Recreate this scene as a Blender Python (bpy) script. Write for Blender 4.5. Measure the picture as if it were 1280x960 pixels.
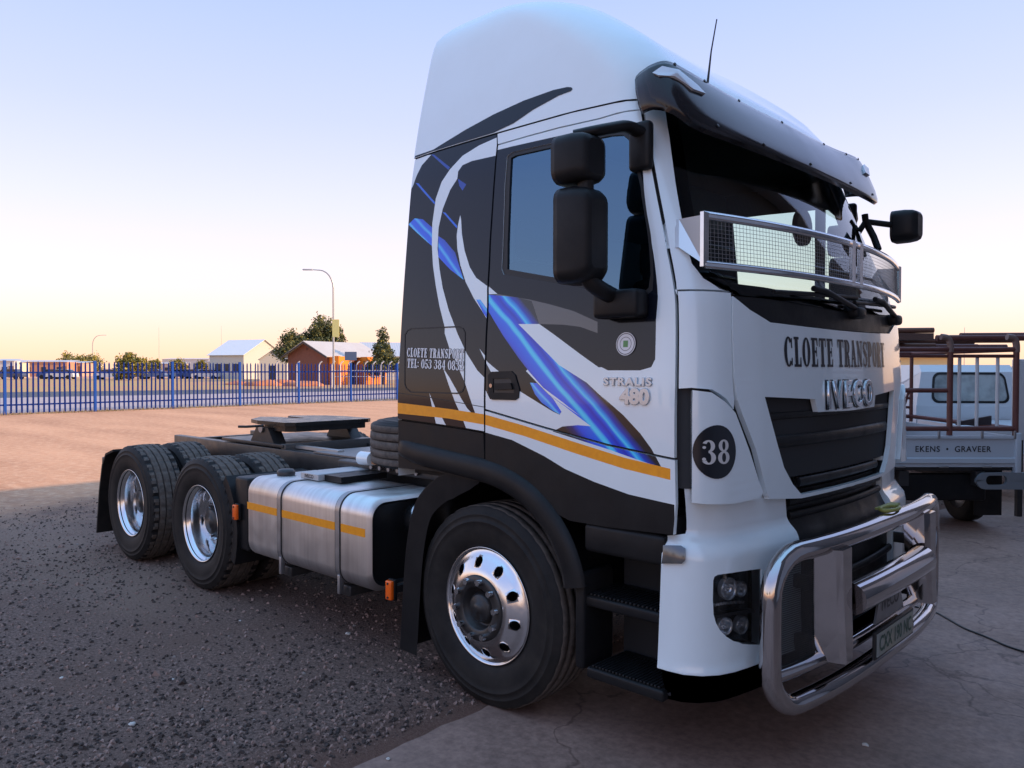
import bpy, bmesh, math, random
import numpy as np
from mathutils import Vector, Matrix
from mathutils.geometry import delaunay_2d_cdt
random.seed(7)
rng = np.random.default_rng(11)
sc = bpy.context.scene
for o in list(bpy.data.objects): bpy.data.objects.remove(o)
COL = sc.collection
R_ = math.radians

# ------------------------------------------------------------------ camera
# world axes: the truck's own axes (x forward, y to its left, z up), front axle at x = 0
CAM = np.array([2.87005, -4.04371, 1.72324]); YAW, PIT, ROL, FPX = 2.3289958, -0.01944526, 0.0013549, 994.7765
_F = np.array([math.cos(YAW)*math.cos(PIT), math.sin(YAW)*math.cos(PIT), math.sin(PIT)])
_R0 = np.array([math.sin(YAW), -math.cos(YAW), 0.0]); _U0 = np.cross(_R0, _F)
_R = math.cos(ROL)*_R0+math.sin(ROL)*_U0; _U = -math.sin(ROL)*_R0+math.cos(ROL)*_U0
cd = bpy.data.cameras.new('camera'); cam = bpy.data.objects.new('camera', cd); COL.objects.link(cam)
cd.sensor_width = 36; cd.lens = FPX/1280*36; cd.clip_end = 6000; cd.clip_start = 0.05
m = Matrix(((_R[0], _U[0], -_F[0], CAM[0]), (_R[1], _U[1], -_F[1], CAM[1]), (_R[2], _U[2], -_F[2], CAM[2]), (0, 0, 0, 1)))
cam.matrix_world = m
sc.camera = cam
sc.render.resolution_x = 1024; sc.render.resolution_y = 768

# ------------------------------------------------------------------ world, sun, exposure
SUN_AZ, SUN_EL = R_(38), R_(24)          # direction towards the sun, from +x counter-clockwise
w = bpy.data.worlds.new('World'); sc.world = w; w.use_nodes = True
nt = w.node_tree; bg = nt.nodes['Background']
sky = nt.nodes.new('ShaderNodeTexSky'); sky.sky_type = 'NISHITA'; sky.sun_disc = False
sky.sun_elevation = SUN_EL; sky.sun_rotation = math.pi/2-SUN_AZ
sky.altitude = 1100; sky.air_density = 1.0; sky.dust_density = 1.0; sky.ozone_density = 1.0
# evening haze: the clear-sky model mixed with one pale gradient by height, the same all the way round
tcw = nt.nodes.new('ShaderNodeTexCoord'); spw = nt.nodes.new('ShaderNodeSeparateXYZ'); nt.links.new(tcw.outputs['Generated'], spw.inputs[0])
rw = nt.nodes.new('ShaderNodeValToRGB'); ew = rw.color_ramp.elements
SKY_STOPS = [(0.0, (.70, .41, .26)), (.03, (.71, .455, .325)), (.07, (.68, .51, .45)), (.12, (.60, .53, .56)), (.19, (.51, .505, .62)), (.29, (.40, .435, .63)), (.42, (.30, .375, .64)), (1.0, (.29, .55, .90))]
while len(ew) > 1: ew.remove(ew[0])
ew[0].position = 0; ew[0].color = (*SKY_STOPS[0][1], 1)
for p_, c_ in SKY_STOPS[1:]:
    e_ = ew.new(p_); e_.color = (*c_, 1)
nt.links.new(spw.outputs[2], rw.inputs[0])
sk1 = nt.nodes.new('ShaderNodeMix'); sk1.data_type = 'RGBA'; sk1.blend_type = 'MIX'; sk1.inputs[0].default_value = .80
scl = nt.nodes.new('ShaderNodeMix'); scl.data_type = 'RGBA'; scl.blend_type = 'MULTIPLY'; scl.inputs[0].default_value = 1; scl.inputs[7].default_value = (.085, .072, .078, 1)
nt.links.new(sky.outputs[0], scl.inputs[6]); nt.links.new(scl.outputs[2], sk1.inputs[6]); nt.links.new(rw.outputs[0], sk1.inputs[7])
nt.links.new(sk1.outputs[2], bg.inputs[0]); bg.inputs[1].default_value = 1.0
sd = bpy.data.lights.new('sun', 'SUN'); sd.energy = 3.0; sd.angle = R_(0.6); sd.color = (1.0, 0.70, 0.44)
so = bpy.data.objects.new('sun', sd); COL.objects.link(so)
so.rotation_euler = Vector((-math.cos(SUN_AZ)*math.cos(SUN_EL), -math.sin(SUN_AZ)*math.cos(SUN_EL), -math.sin(SUN_EL))).to_track_quat('-Z', 'Y').to_euler()
sc.view_settings.view_transform = 'Standard'; sc.view_settings.look = 'None'
sc.view_settings.gamma = 1.0; sc.view_settings.use_curve_mapping = False
sc.view_settings.exposure = 1.02

# ------------------------------------------------------------------ helpers
def proj(P):
    d = np.asarray(P, float)-CAM; z = d@_F
    return np.stack([640+FPX*(d@_R)/z, 480-FPX*(d@_U)/z], -1)
def on(u, v, ax, val):                    # photo pixel -> point on an axis-aligned plane
    d = _F+_R*(u-640)/FPX-_U*(v-480)/FPX; i = 'xyz'.index(ax)
    return CAM+d*(val-CAM[i])/d[i]
def at_depth(u, v, D):
    return CAM+(_F+_R*(u-640)/FPX-_U*(v-480)/FPX)*D
def zz(x0, y0, s, pts): return [(x0+a/s, y0+b/s) for a, b in pts]

def rgb(r, g, b): return tuple((c/255/12.92 if c/255 <= .04045 else ((c/255+.055)/1.055)**2.4) for c in (r, g, b))
MATS = {}
def mat(name, col=(.5, .5, .5), rough=.5, metal=0.0, spec=.5, coat=0.0, ior=None, noise=None, bump=None, rnoise=None, emit=None):
    """noise=(scale, colour2, amount[, detail]); bump=(scale, strength, distance); rnoise=(scale, lo, hi)"""
    if name in MATS: return MATS[name]
    m = bpy.data.materials.new(name); m.use_nodes = True; t = m.node_tree; b = t.nodes['Principled BSDF']
    b.inputs['Base Color'].default_value = (*col, 1); b.inputs['Roughness'].default_value = rough
    b.inputs['Metallic'].default_value = metal; b.inputs['Specular IOR Level'].default_value = spec
    b.inputs['Coat Weight'].default_value = coat; b.inputs['Coat Roughness'].default_value = .04
    if ior: b.inputs['IOR'].default_value = ior
    tc = t.nodes.new('ShaderNodeTexCoord')
    def ntex(scale, detail=4):
        n = t.nodes.new('ShaderNodeTexNoise'); n.inputs['Scale'].default_value = scale; n.inputs['Detail'].default_value = detail
        n.inputs['Roughness'].default_value = .65
        t.links.new(tc.outputs['Object'], n.inputs['Vector']); return n
    if noise:
        n = ntex(noise[0], noise[3] if len(noise) > 3 else 5)
        r = t.nodes.new('ShaderNodeValToRGB'); r.color_ramp.elements[0].position = .35; r.color_ramp.elements[1].position = .7
        r.color_ramp.elements[0].color = (0, 0, 0, 1); a = noise[2]; r.color_ramp.elements[1].color = (a, a, a, 1)
        mx = t.nodes.new('ShaderNodeMix'); mx.data_type = 'RGBA'
        mx.inputs[6].default_value = (*col, 1); mx.inputs[7].default_value = (*noise[1], 1)
        t.links.new(n.outputs['Fac'], r.inputs[0]); t.links.new(r.outputs[0], mx.inputs[0]); t.links.new(mx.outputs[2], b.inputs['Base Color'])
    if rnoise:
        n = ntex(rnoise[0]); mr = t.nodes.new('ShaderNodeMapRange'); mr.inputs[1].default_value = .3; mr.inputs[2].default_value = .7
        mr.inputs[3].default_value = rnoise[1]; mr.inputs[4].default_value = rnoise[2]
        t.links.new(n.outputs['Fac'], mr.inputs[0]); t.links.new(mr.outputs[0], b.inputs['Roughness'])
    if bump:
        n = ntex(bump[0], 6); bp = t.nodes.new('ShaderNodeBump'); bp.inputs['Strength'].default_value = bump[1]; bp.inputs['Distance'].default_value = bump[2]
        t.links.new(n.outputs['Fac'], bp.inputs['Height']); t.links.new(bp.outputs[0], b.inputs['Normal'])
    if emit:
        b.inputs['Emission Color'].default_value = (*emit[0], 1); b.inputs['Emission Strength'].default_value = emit[1]
    MATS[name] = m; return m

def glass(name, tint, ior=1.5, rough=0.0):
    m = bpy.data.materials.new(name); m.use_nodes = True; t = m.node_tree; t.nodes.clear()
    out = t.nodes.new('ShaderNodeOutputMaterial'); mix = t.nodes.new('ShaderNodeMixShader'); tr = t.nodes.new('ShaderNodeBsdfTransparent')
    gl = t.nodes.new('ShaderNodeBsdfGlossy'); fr = t.nodes.new('ShaderNodeFresnel')
    tr.inputs[0].default_value = (*tint, 1); gl.inputs['Roughness'].default_value = rough; gl.inputs[0].default_value = (.95, .97, 1, 1); fr.inputs[0].default_value = ior
    # a pane facing either way reflects the same
    geo = t.nodes.new('ShaderNodeNewGeometry'); sw = t.nodes.new('ShaderNodeMix'); sw.data_type = 'FLOAT'
    lw = t.nodes.new('ShaderNodeLayerWeight'); lw.inputs[0].default_value = 1-1/ior
    t.links.new(lw.outputs['Fresnel'], mix.inputs[0]); t.links.new(tr.outputs[0], mix.inputs[1]); t.links.new(gl.outputs[0], mix.inputs[2]); t.links.new(mix.outputs[0], out.inputs[0])
    t.nodes.remove(sw); t.nodes.remove(geo); t.nodes.remove(fr)
    MATS[name] = m; return m

def link(name, me, mats, parent=None, smooth=False):
    if not isinstance(mats, (list, tuple)): mats = [mats]
    for mm in mats: me.materials.append(mm)
    if smooth:
        me.polygons.foreach_set('use_smooth', [True]*len(me.polygons))
    o = bpy.data.objects.new(name, me); COL.objects.link(o)
    if parent is not None: o.parent = parent
    return o
def thing(name, label, cat, loc=(0, 0, 0), rz=0, group=None):
    o = bpy.data.objects.new(name, None); COL.objects.link(o); o.location = loc; o.rotation_euler = (0, 0, rz)
    o.empty_display_size = .1
    o['label'] = label; o['category'] = cat
    if group: o['group'] = group
    return o
def tag(o, label, cat, group=None):
    o['label'] = label; o['category'] = cat
    if group: o['group'] = group
    return o
def struct(o): o['kind'] = 'structure'; return o

class MB:
    """collects geometry for ONE mesh object"""
    def __init__(s): s.v = []; s.f = []; s.m = []; s.sm = []
    def add(s, vs, fs, mi=0, smooth=False):
        b = len(s.v); s.v += [tuple(map(float, v)) for v in vs]
        for f in fs: s.f.append([b+i for i in f]); s.m.append(mi); s.sm.append(smooth)
        return s
    def box(s, x0, x1, y0, y1, z0, z1, mi=0, bev=0.0, mtx=None):
        if bev > 0:
            bm = bmesh.new(); bmesh.ops.create_cube(bm, size=1)
            for v in bm.verts: v.co = Vector(((x0+x1)/2+v.co.x*(x1-x0), (y0+y1)/2+v.co.y*(y1-y0), (z0+z1)/2+v.co.z*(z1-z0)))
            bmesh.ops.bevel(bm, geom=bm.edges[:], offset=bev, segments=3, profile=.5, affect='EDGES')
            bm.verts.index_update()
            vs = [v.co.copy() for v in bm.verts]; fs = [[v.index for v in f.verts] for f in bm.faces]; bm.free()
            if mtx is not None: vs = [mtx@v for v in vs]
            return s.add(vs, fs, mi, True)
        vs = [Vector((x, y, z)) for x in (x0, x1) for y in (y0, y1) for z in (z0, z1)]
        if mtx is not None: vs = [mtx@v for v in vs]
        return s.add(vs, [(0, 1, 3, 2), (4, 6, 7, 5), (0, 4, 5, 1), (2, 3, 7, 6), (0, 2, 6, 4), (1, 5, 7, 3)], mi)
    def tube(s, path, r, n=10, mi=0, caps=True, flat=None, closed=False):
        P = [Vector(p) for p in path]; N = len(P); rs = r if isinstance(r, (list, tuple)) else [r]*N
        rings = []; up = None
        for i in range(N):
            if closed: d = P[(i+1) % N]-P[i-1]
            else: d = (P[min(i+1, N-1)]-P[max(i-1, 0)])
            d.normalize()
            if up is None:
                up = Vector((0, 0, 1)) if abs(d.z) < .9 else Vector((1, 0, 0))
            sx = d.cross(up).normalized(); up = sx.cross(d).normalized()
            a, b = (rs[i], rs[i]) if flat is None else (rs[i]*flat[0], rs[i]*flat[1])
            rings.append([P[i]+sx*math.cos(2*math.pi*k/n)*a+up*math.sin(2*math.pi*k/n)*b for k in range(n)])
        vs = [v for rg in rings for v in rg]; fs = []
        for i in range(N if closed else N-1):
            for k in range(n):
                a, b = i*n+k, i*n+(k+1) % n; c, d = ((i+1) % N)*n+(k+1) % n, ((i+1) % N)*n+k
                fs.append((a, b, c, d))
        s.add(vs, fs, mi, True)
        if caps and not closed:
            s.add(rings[0], [list(range(n))[::-1]], mi); s.add(rings[-1], [list(range(n))], mi)
        return s
    def lathe(s, prof, o=(0, 0, 0), axis='y', n=48, mi=0, closed=False):
        """prof: list of (offset along the axis, radius)"""
        vs = []; L = len(prof)
        for k in range(n):
            a = 2*math.pi*k/n; c, q = math.cos(a), math.sin(a)
            for (h, r) in prof:
                p = {'y': (r*c, h, r*q), 'z': (r*c, r*q, h), 'x': (h, r*c, r*q)}[axis]
                vs.append((o[0]+p[0], o[1]+p[1], o[2]+p[2]))
        fs = []
        for k in range(n):
            k2 = (k+1) % n
            for i in range(L-1): fs.append((k*L+i, k*L+i+1, k2*L+i+1, k2*L+i))
        s.add(vs, fs, mi, True); return s
    def cyl(s, o, axis, h, r, n=16, mi=0, r2=None):
        r2 = r if r2 is None else r2
        s.lathe([(0, r), (h, r2)], o, axis, n, mi)
        for hh, rr, rev in ((0, r, 0), (h, r2, 1)):
            if rr <= 0: continue
            ring = []
            for k in range(n):
                a = 2*math.pi*k/n; c, q = math.cos(a)*rr, math.sin(a)*rr
                p = {'y': (c, hh, q), 'z': (c, q, hh), 'x': (hh, c, q)}[axis]; ring.append((o[0]+p[0], o[1]+p[1], o[2]+p[2]))
            s.add(ring, [list(range(n))[::-1] if rev else list(range(n))], mi)
        return s
    def prism(s, pts, ax, a, b, mi=0):
        """closed 2D outline extruded along an axis from a to b; pts in the two other axes in xyz order"""
        n = len(pts)
        def P(p, h): return {'x': (h, p[0], p[1]), 'y': (p[0], h, p[1]), 'z': (p[0], p[1], h)}[ax]
        vs = [P(p, a) for p in pts]+[P(p, b) for p in pts]
        fs = [(i, (i+1) % n, n+(i+1) % n, n+i) for i in range(n)]+[list(range(n))[::-1], [n+i for i in range(n)]]
        return s.add(vs, fs, mi)
    def sheet(s, path, ax, a, b, th, mi=0, smooth=True):
        """an open 2D path given a thickness and extruded along an axis"""
        P = [Vector(p) for p in path]; up = []; lo = []
        for i, p in enumerate(P):
            d = (P[min(i+1, len(P)-1)]-P[max(i-1, 0)]).normalized(); nrm = Vector((-d.y, d.x))
            up.append(p+nrm*th/2); lo.append(p-nrm*th/2)
        def Q(p, h): return {'x': (h, p[0], p[1]), 'y': (p[0], h, p[1]), 'z': (p[0], p[1], h)}[ax]
        n = len(P)
        for ln, rev in ((up, 0), (lo, 1)):
            s.add([Q(p, a) for p in ln]+[Q(p, b) for p in ln], [(i, i+1, n+i+1, n+i) for i in range(n-1)], mi, smooth)
        for h in (a, b):
            s.add([Q(p, h) for p in up]+[Q(p, h) for p in lo], [(i, i+1, n+i+1, n+i) for i in range(n-1)], mi)
        for i in (0, n-1):
            s.add([Q(up[i], a), Q(lo[i], a), Q(lo[i], b), Q(up[i], b)], [(0, 1, 2, 3)], mi)
        return s
    def mesh(s, name, fix=True):
        me = bpy.data.meshes.new(name); me.from_pydata(s.v, [], s.f); me.polygons.foreach_set('material_index', s.m); me.polygons.foreach_set('use_smooth', s.sm)
        me.update()
        if fix:
            bm = bmesh.new(); bm.from_mesh(me); bmesh.ops.recalc_face_normals(bm, faces=bm.faces[:]); bm.to_mesh(me); bm.free()
        return me
    def build(s, name, mats, parent=None, fix=True):
        return link(name, s.mesh(name, fix), mats, parent)

def smoothpath(pts, n=8, closed=False):
    """Catmull-Rom through points"""
    P = [np.array(p, float) for p in pts]; N = len(P); out = []
    rngi = range(N if closed else N-1)
    for i in rngi:
        p0 = P[(i-1) % N] if closed or i > 0 else 2*P[0]-P[1]; p1 = P[i]; p2 = P[(i+1) % N]
        p3 = P[(i+2) % N] if closed or i+2 < N else 2*P[-1]-P[-2]
        for k in range(n):
            t = k/n
            out.append(.5*((2*p1)+(-p0+p2)*t+(2*p0-5*p1+4*p2-p3)*t*t+(-p0+3*p1-3*p2+p3)*t**3))
    if not closed: out.append(P[-1])
    return out
def rrect(x0, x1, z0, z1, r, n=6):
    out = []
    for cx, cz, a0 in ((x1-r, z1-r, 0), (x0+r, z1-r, 90), (x0+r, z0+r, 180), (x1-r, z0+r, 270)):
        for k in range(n+1):
            a = R_(a0+90*k/n); out.append((cx+r*math.cos(a), cz+r*math.sin(a)))
    return out
def roundpath(pts, r, n=6):
    """3D polyline with its inner corners rounded"""
    P = [Vector(p) for p in pts]; out = [P[0]]
    for i in range(1, len(P)-1):
        a = (P[i-1]-P[i]); b = (P[i+1]-P[i]); d = min(r, a.length*.49, b.length*.49)
        A = P[i]+a.normalized()*d; B = P[i]+b.normalized()*d
        for k in range(n+1):
            t = k/n; out.append(A*(1-t)**2+P[i]*2*t*(1-t)+B*t*t)
    out.append(P[-1]); return out
def copy_tree(o, parent=None):
    c = o.copy(); COL.objects.link(c)
    if parent is not None: c.parent = parent
    for ch in list(o.children): copy_tree(ch, c)
    return c
# ------------------------------------------------------------------ curved body surfaces (charts)
class Tab:
    def __init__(s, pts): s.x = [p[0] for p in pts]; s.y = [p[1] for p in pts]
    def __call__(s, x):
        X, Y = s.x, s.y
        if x <= X[0]: return Y[0]
        if x >= X[-1]: return Y[-1]
        i = 0
        while X[i+1] < x: i += 1
        h = X[i+1]-X[i]; t = (x-X[i])/h
        d = (Y[i+1]-Y[i])/h
        def sl(j):
            if j == 0 or j == len(X)-1:
                k = 0 if j == 0 else len(X)-2
                return (Y[k+1]-Y[k])/(X[k+1]-X[k])
            a = (Y[j]-Y[j-1])/(X[j]-X[j-1]); b = (Y[j+1]-Y[j])/(X[j+1]-X[j])
            return 0 if a*b <= 0 else 2*a*b/(a+b)
        m0, m1 = sl(i)*h, sl(i+1)*h
        return (2*t**3-3*t*t+1)*Y[i]+(t**3-2*t*t+t)*m0+(-2*t**3+3*t*t)*Y[i+1]+(t**3-t*t)*m1
U0, U1, U2, U3 = -.665, 1.14, 1.34, 2.45       # back, corner start, corner end, front centre
class Chart:
    """plan section at every height: flat side, rounded corner, crowned front.  u runs from the back right round the front to the back left"""
    def __init__(s, W, Fr, c, r, B): s.W, s.F, s.c, s.r, s.B = Tab(W), Tab(Fr), Tab(c), Tab(r), Tab(B)
    def base(s, u, z):
        if u > U3:
            x, y, _ = s.base(2*U3-u, z); return np.array((x, -y, z))
        w, F, c, r, B = s.W(z), s.F(z), s.c(z), s.r(z), s.B(z)
        yb = -(w-r); xb = F-c*(yb/w)**2; xs = xb-r
        if u <= U1:
            t = (u-U0)/(U1-U0); return np.array((B+(xs-B)*t, -w, z))
        if u >= U2:
            t = (u-U2)/(U3-U2); y = yb*(1-t); return np.array((F-c*(y/w)**2, y, z))
        t = (u-U1)/(U2-U1); sl = -2*c*yb/w**2; L = math.hypot(sl, 1); k = .55*r
        p0 = (xs, -w); p1 = (xs+k, -w); p3 = (xb, yb); p2 = (xb-k*sl/L, yb-k/L)
        a, b, cc, d = (1-t)**3, 3*(1-t)**2*t, 3*(1-t)*t*t, t**3
        return np.array((a*p0[0]+b*p1[0]+cc*p2[0]+d*p3[0], a*p0[1]+b*p1[1]+cc*p2[1]+d*p3[1], z))
    def normal(s, u, z):
        e = .004
        a = s.base(u+e, z)-s.base(u-e, z); b = s.base(u, z+e)-s.base(u, z-e)
        n = np.cross(a, b); return n/np.linalg.norm(n)
    def __call__(s, u, z, off=0.0):
        p = s.base(u, z)
        return p if off == 0 else p+s.normal(u, z)*off
    def inv(s, px, u=.4, z=1.8, off=0.0):
        """photo pixel -> (u, z) on the surface"""
        q = np.array((u, z), float)
        for _ in range(40):
            r0 = proj(s(q[0], q[1], off))-px
            if abs(r0).max() < .02: break
            e = 1e-4
            J = np.stack([(proj(s(q[0]+e, q[1], off))-px-r0)/e, (proj(s(q[0], q[1]+e, off))-px-r0)/e], 1)
            d = np.linalg.solve(J+np.eye(2)*1e-6, -r0); n = np.abs(d).max()
            q += d*min(1, .25/max(n, 1e-9))
        return (float(q[0]), float(q[1]))
    def invs(s, pts, u=.4, z=1.8, off=0.0):
        out = []
        for p in pts:
            q = s.inv(np.array(p), u, z, off); out.append(q); u, z = q
        return out
CAB = Chart(
    W=[(.3, 1.245), (1.0, 1.25), (1.5, 1.25), (1.9, 1.228), (2.45, 1.18), (2.77, 1.146), (2.92, 1.12), (3.15, 1.075), (3.39, 1.02), (3.53, .985), (3.62, .95), (3.70, .885), (3.76, .75), (3.79, .5), (3.805, .2)],
    Fr=[(.3, 1.38), (1.0, 1.375), (1.6, 1.36), (2.0, 1.34), (2.1, 1.315), (2.5, 1.17), (2.95, 1.0), (3.05, .965), (3.2, .80), (3.35, .62), (3.47, .465), (3.6, .285), (3.70, .14), (3.76, 0), (3.79, -.15), (3.805, -.25)],
    c=[(.3, .125), (2.1, .125), (2.9, .13), (3.08, .08), (3.3, -.04), (3.55, -.05), (3.7, .0), (3.8, .05)],
    r=[(.3, .16), (2.1, .16), (2.6, .18), (2.95, .2), (3.1, .24), (3.4, .30), (3.6, .34), (3.74, .4), (3.79, .25), (3.805, .1)],
    B=[(.3, -.665), (3.62, -.665), (3.66, -.62), (3.73, -.48), (3.77, -.38), (3.805, -.3)])

def resample(poly, d):
    out = []
    for i, p in enumerate(poly):
        q = poly[(i+1) % len(poly)]; L = math.hypot(q[0]-p[0], q[1]-p[1]); n = max(1, int(math.ceil(L/d)))
        for k in range(n): out.append((p[0]+(q[0]-p[0])*k/n, p[1]+(q[1]-p[1])*k/n))
    return out
def area2(p): return sum(p[i][0]*p[(i+1) % len(p)][1]-p[(i+1) % len(p)][0]*p[i][1] for i in range(len(p)))
def inset(poly, d):
    """move every edge of a closed outline inwards by d"""
    P = [Vector(p) for p in poly]
    if area2(poly) < 0: P = P[::-1]
    n = len(P); out = []
    for i in range(n):
        a, b, c = P[i-1], P[i], P[(i+1) % n]
        e1 = (b-a); e2 = (c-b)
        if e1.length < 1e-9 or e2.length < 1e-9: out.append(b); continue
        e1.normalize(); e2.normalize(); n1 = Vector((-e1.y, e1.x)); n2 = Vector((-e2.y, e2.x)); mm = n1+n2
        if mm.length < 1e-6: out.append(b+n1*d); continue
        mm.normalize(); k = max(.35, mm.dot(n1)); out.append(b+mm*d/k)
    return [tuple(p) for p in out]
def inside(p, poly):
    x, y = p; c = False; j = len(poly)-1
    for i in range(len(poly)):
        xi, yi = poly[i]; xj, yj = poly[j]
        if (yi > y) != (yj > y) and x < (xj-xi)*(y-yi)/(yj-yi)+xi: c = not c
        j = i
    return c
def panel(name, chart, outline, mats, parent=None, off=0.0, skirt=.025, holes=(), layers=(), gap=.004, du=.09, dz=.09, flip=False, step=.05, both=False):
    """A sheet on a chart: outline and holes in (u, z); layers = [(polygon, material index)] cut into the sheet as printed livery."""
    out = inset(resample(outline, step), gap) if gap else resample(outline, step)
    hs = [resample(h, step) for h in holes]; ls = [resample(l[0], step) for l in layers]
    polys = [out]+hs+ls
    verts = []; faces = []; ctr = []
    for p in polys:
        if area2(p) < 0: p = p[::-1]
        b = len(verts); verts += [Vector(q) for q in p]; faces.append(list(range(b, b+len(p))))
        ctr.append(len(p))
    us = [q[0] for q in out]; zs = [q[1] for q in out]
    u = min(us)+du*.37
    while u < max(us):
        stp = du if not (U1-.03 < u < U2+.03 or 2*U3-U2-.03 < u < 2*U3-U1+.03) else min(du, .03)
        z = min(zs)+dz*.41
        while z < max(zs):
            uj, zj = u+random.uniform(-.1, .1)*stp, z+random.uniform(-.1, .1)*dz
            if inside((uj, zj), out): verts.append(Vector((uj, zj)))
            z += dz
        u += stp
    rv, re, rf, ov, oe, of = delaunay_2d_cdt(verts, [], faces, 0, 1e-5)
    nh = len(hs); fl = []; mi = []
    bb_ = [(min(q[0] for q in p), max(q[0] for q in p), min(q[1] for q in p), max(q[1] for q in p)) for p in polys]
    def hit(c, k): b = bb_[k]; return b[0] <= c[0] <= b[1] and b[2] <= c[1] <= b[3] and inside(c, polys[k])
    for f in rf:
        c = (sum(rv[i][0] for i in f)/3, sum(rv[i][1] for i in f)/3)
        if abs(area2([rv[i] for i in f])) < 1e-10: continue
        if not hit(c, 0) or any(hit(c, 1+k) for k in range(nh)): continue
        m_ = 0
        for k in range(len(ls)-1, -1, -1):
            if hit(c, 1+nh+k): m_ = layers[k][1]; break
        fl.append(list(f)); mi.append(m_)
    P3 = [chart(v[0], v[1], off) for v in rv]
    used = sorted({i for f in fl for i in f}); rem = {i: k for k, i in enumerate(used)}
    V = [P3[i] for i in used]; fl2 = [[rem[i] for i in f] for f in fl]
    a, b, c = (np.array(V[i]) for i in fl2[0]); nn = np.cross(b-a, c-a); q0 = rv[fl[0][0]]
    if np.dot(nn, chart.normal(q0[0], q0[1])) < 0: fl2 = [f[::-1] for f in fl2]
    mb = MB(); mb.add(V, fl2, 0, True); mb.m = mi
    if skirt:                      # turned-in rim along every free edge, sharing the sheet's vertices
        cnt = {}
        for f in fl2:
            for i in range(3):
                e = (f[i], f[(i+1) % 3]); cnt[tuple(sorted(e))] = cnt.get(tuple(sorted(e)), []) + [e]
        low = {}
        def lw(i):
            if i not in low:
                q = rv[used[i]]; low[i] = len(mb.v); mb.v.append(tuple(map(float, chart(q[0], q[1], off-skirt))))
            return low[i]
        for k, es in cnt.items():
            if len(es) == 1:
                a, b = es[0]; mb.f.append([b, a, lw(a), lw(b)]); mb.m.append(0); mb.sm.append(False)
    nv = len(used); VN_ = [chart.normal(rv[i][0], rv[i][1]) for i in used]
    if flip:
        mb.v = [(x, -y, z) for x, y, z in mb.v]; mb.f = [list(f)[::-1] for f in mb.f]; VN_ = [n*np.array((1, -1, 1)) for n in VN_]
    me = mb.mesh(name, fix=False)
    # sheet shaded with the surface's own normals, rim flat
    nt_ = len(fl2); ln = []
    for p in me.polygons:
        if p.index < nt_: ln += [tuple(VN_[v]) for v in p.vertices]
        else: ln += [tuple(p.normal)]*len(p.vertices)
    me.normals_split_custom_set(ln)
    return link(name, me, mats, parent)
def mirror_u(poly): return [(2*U3-a, b) for a, b in poly][::-1]
def sx(x, z, chart=None):          # x on the flat side -> u
    ch = chart or CAB
    w, F, c, r, B = ch.W(z), ch.F(z), ch.c(z), ch.r(z), ch.B(z); xs = F-c*((w-r)/w)**2-r
    return U0+(x-B)/(xs-B)*(U1-U0)
def fy(y, z, chart=None):          # y on the front -> u
    ch = chart or CAB; w, r = ch.W(z), ch.r(z); return U2+(1-(-abs(y))/-(w-r))*(U3-U2) if y <= 0 else 2*U3-fy(-y, z, ch)
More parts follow.
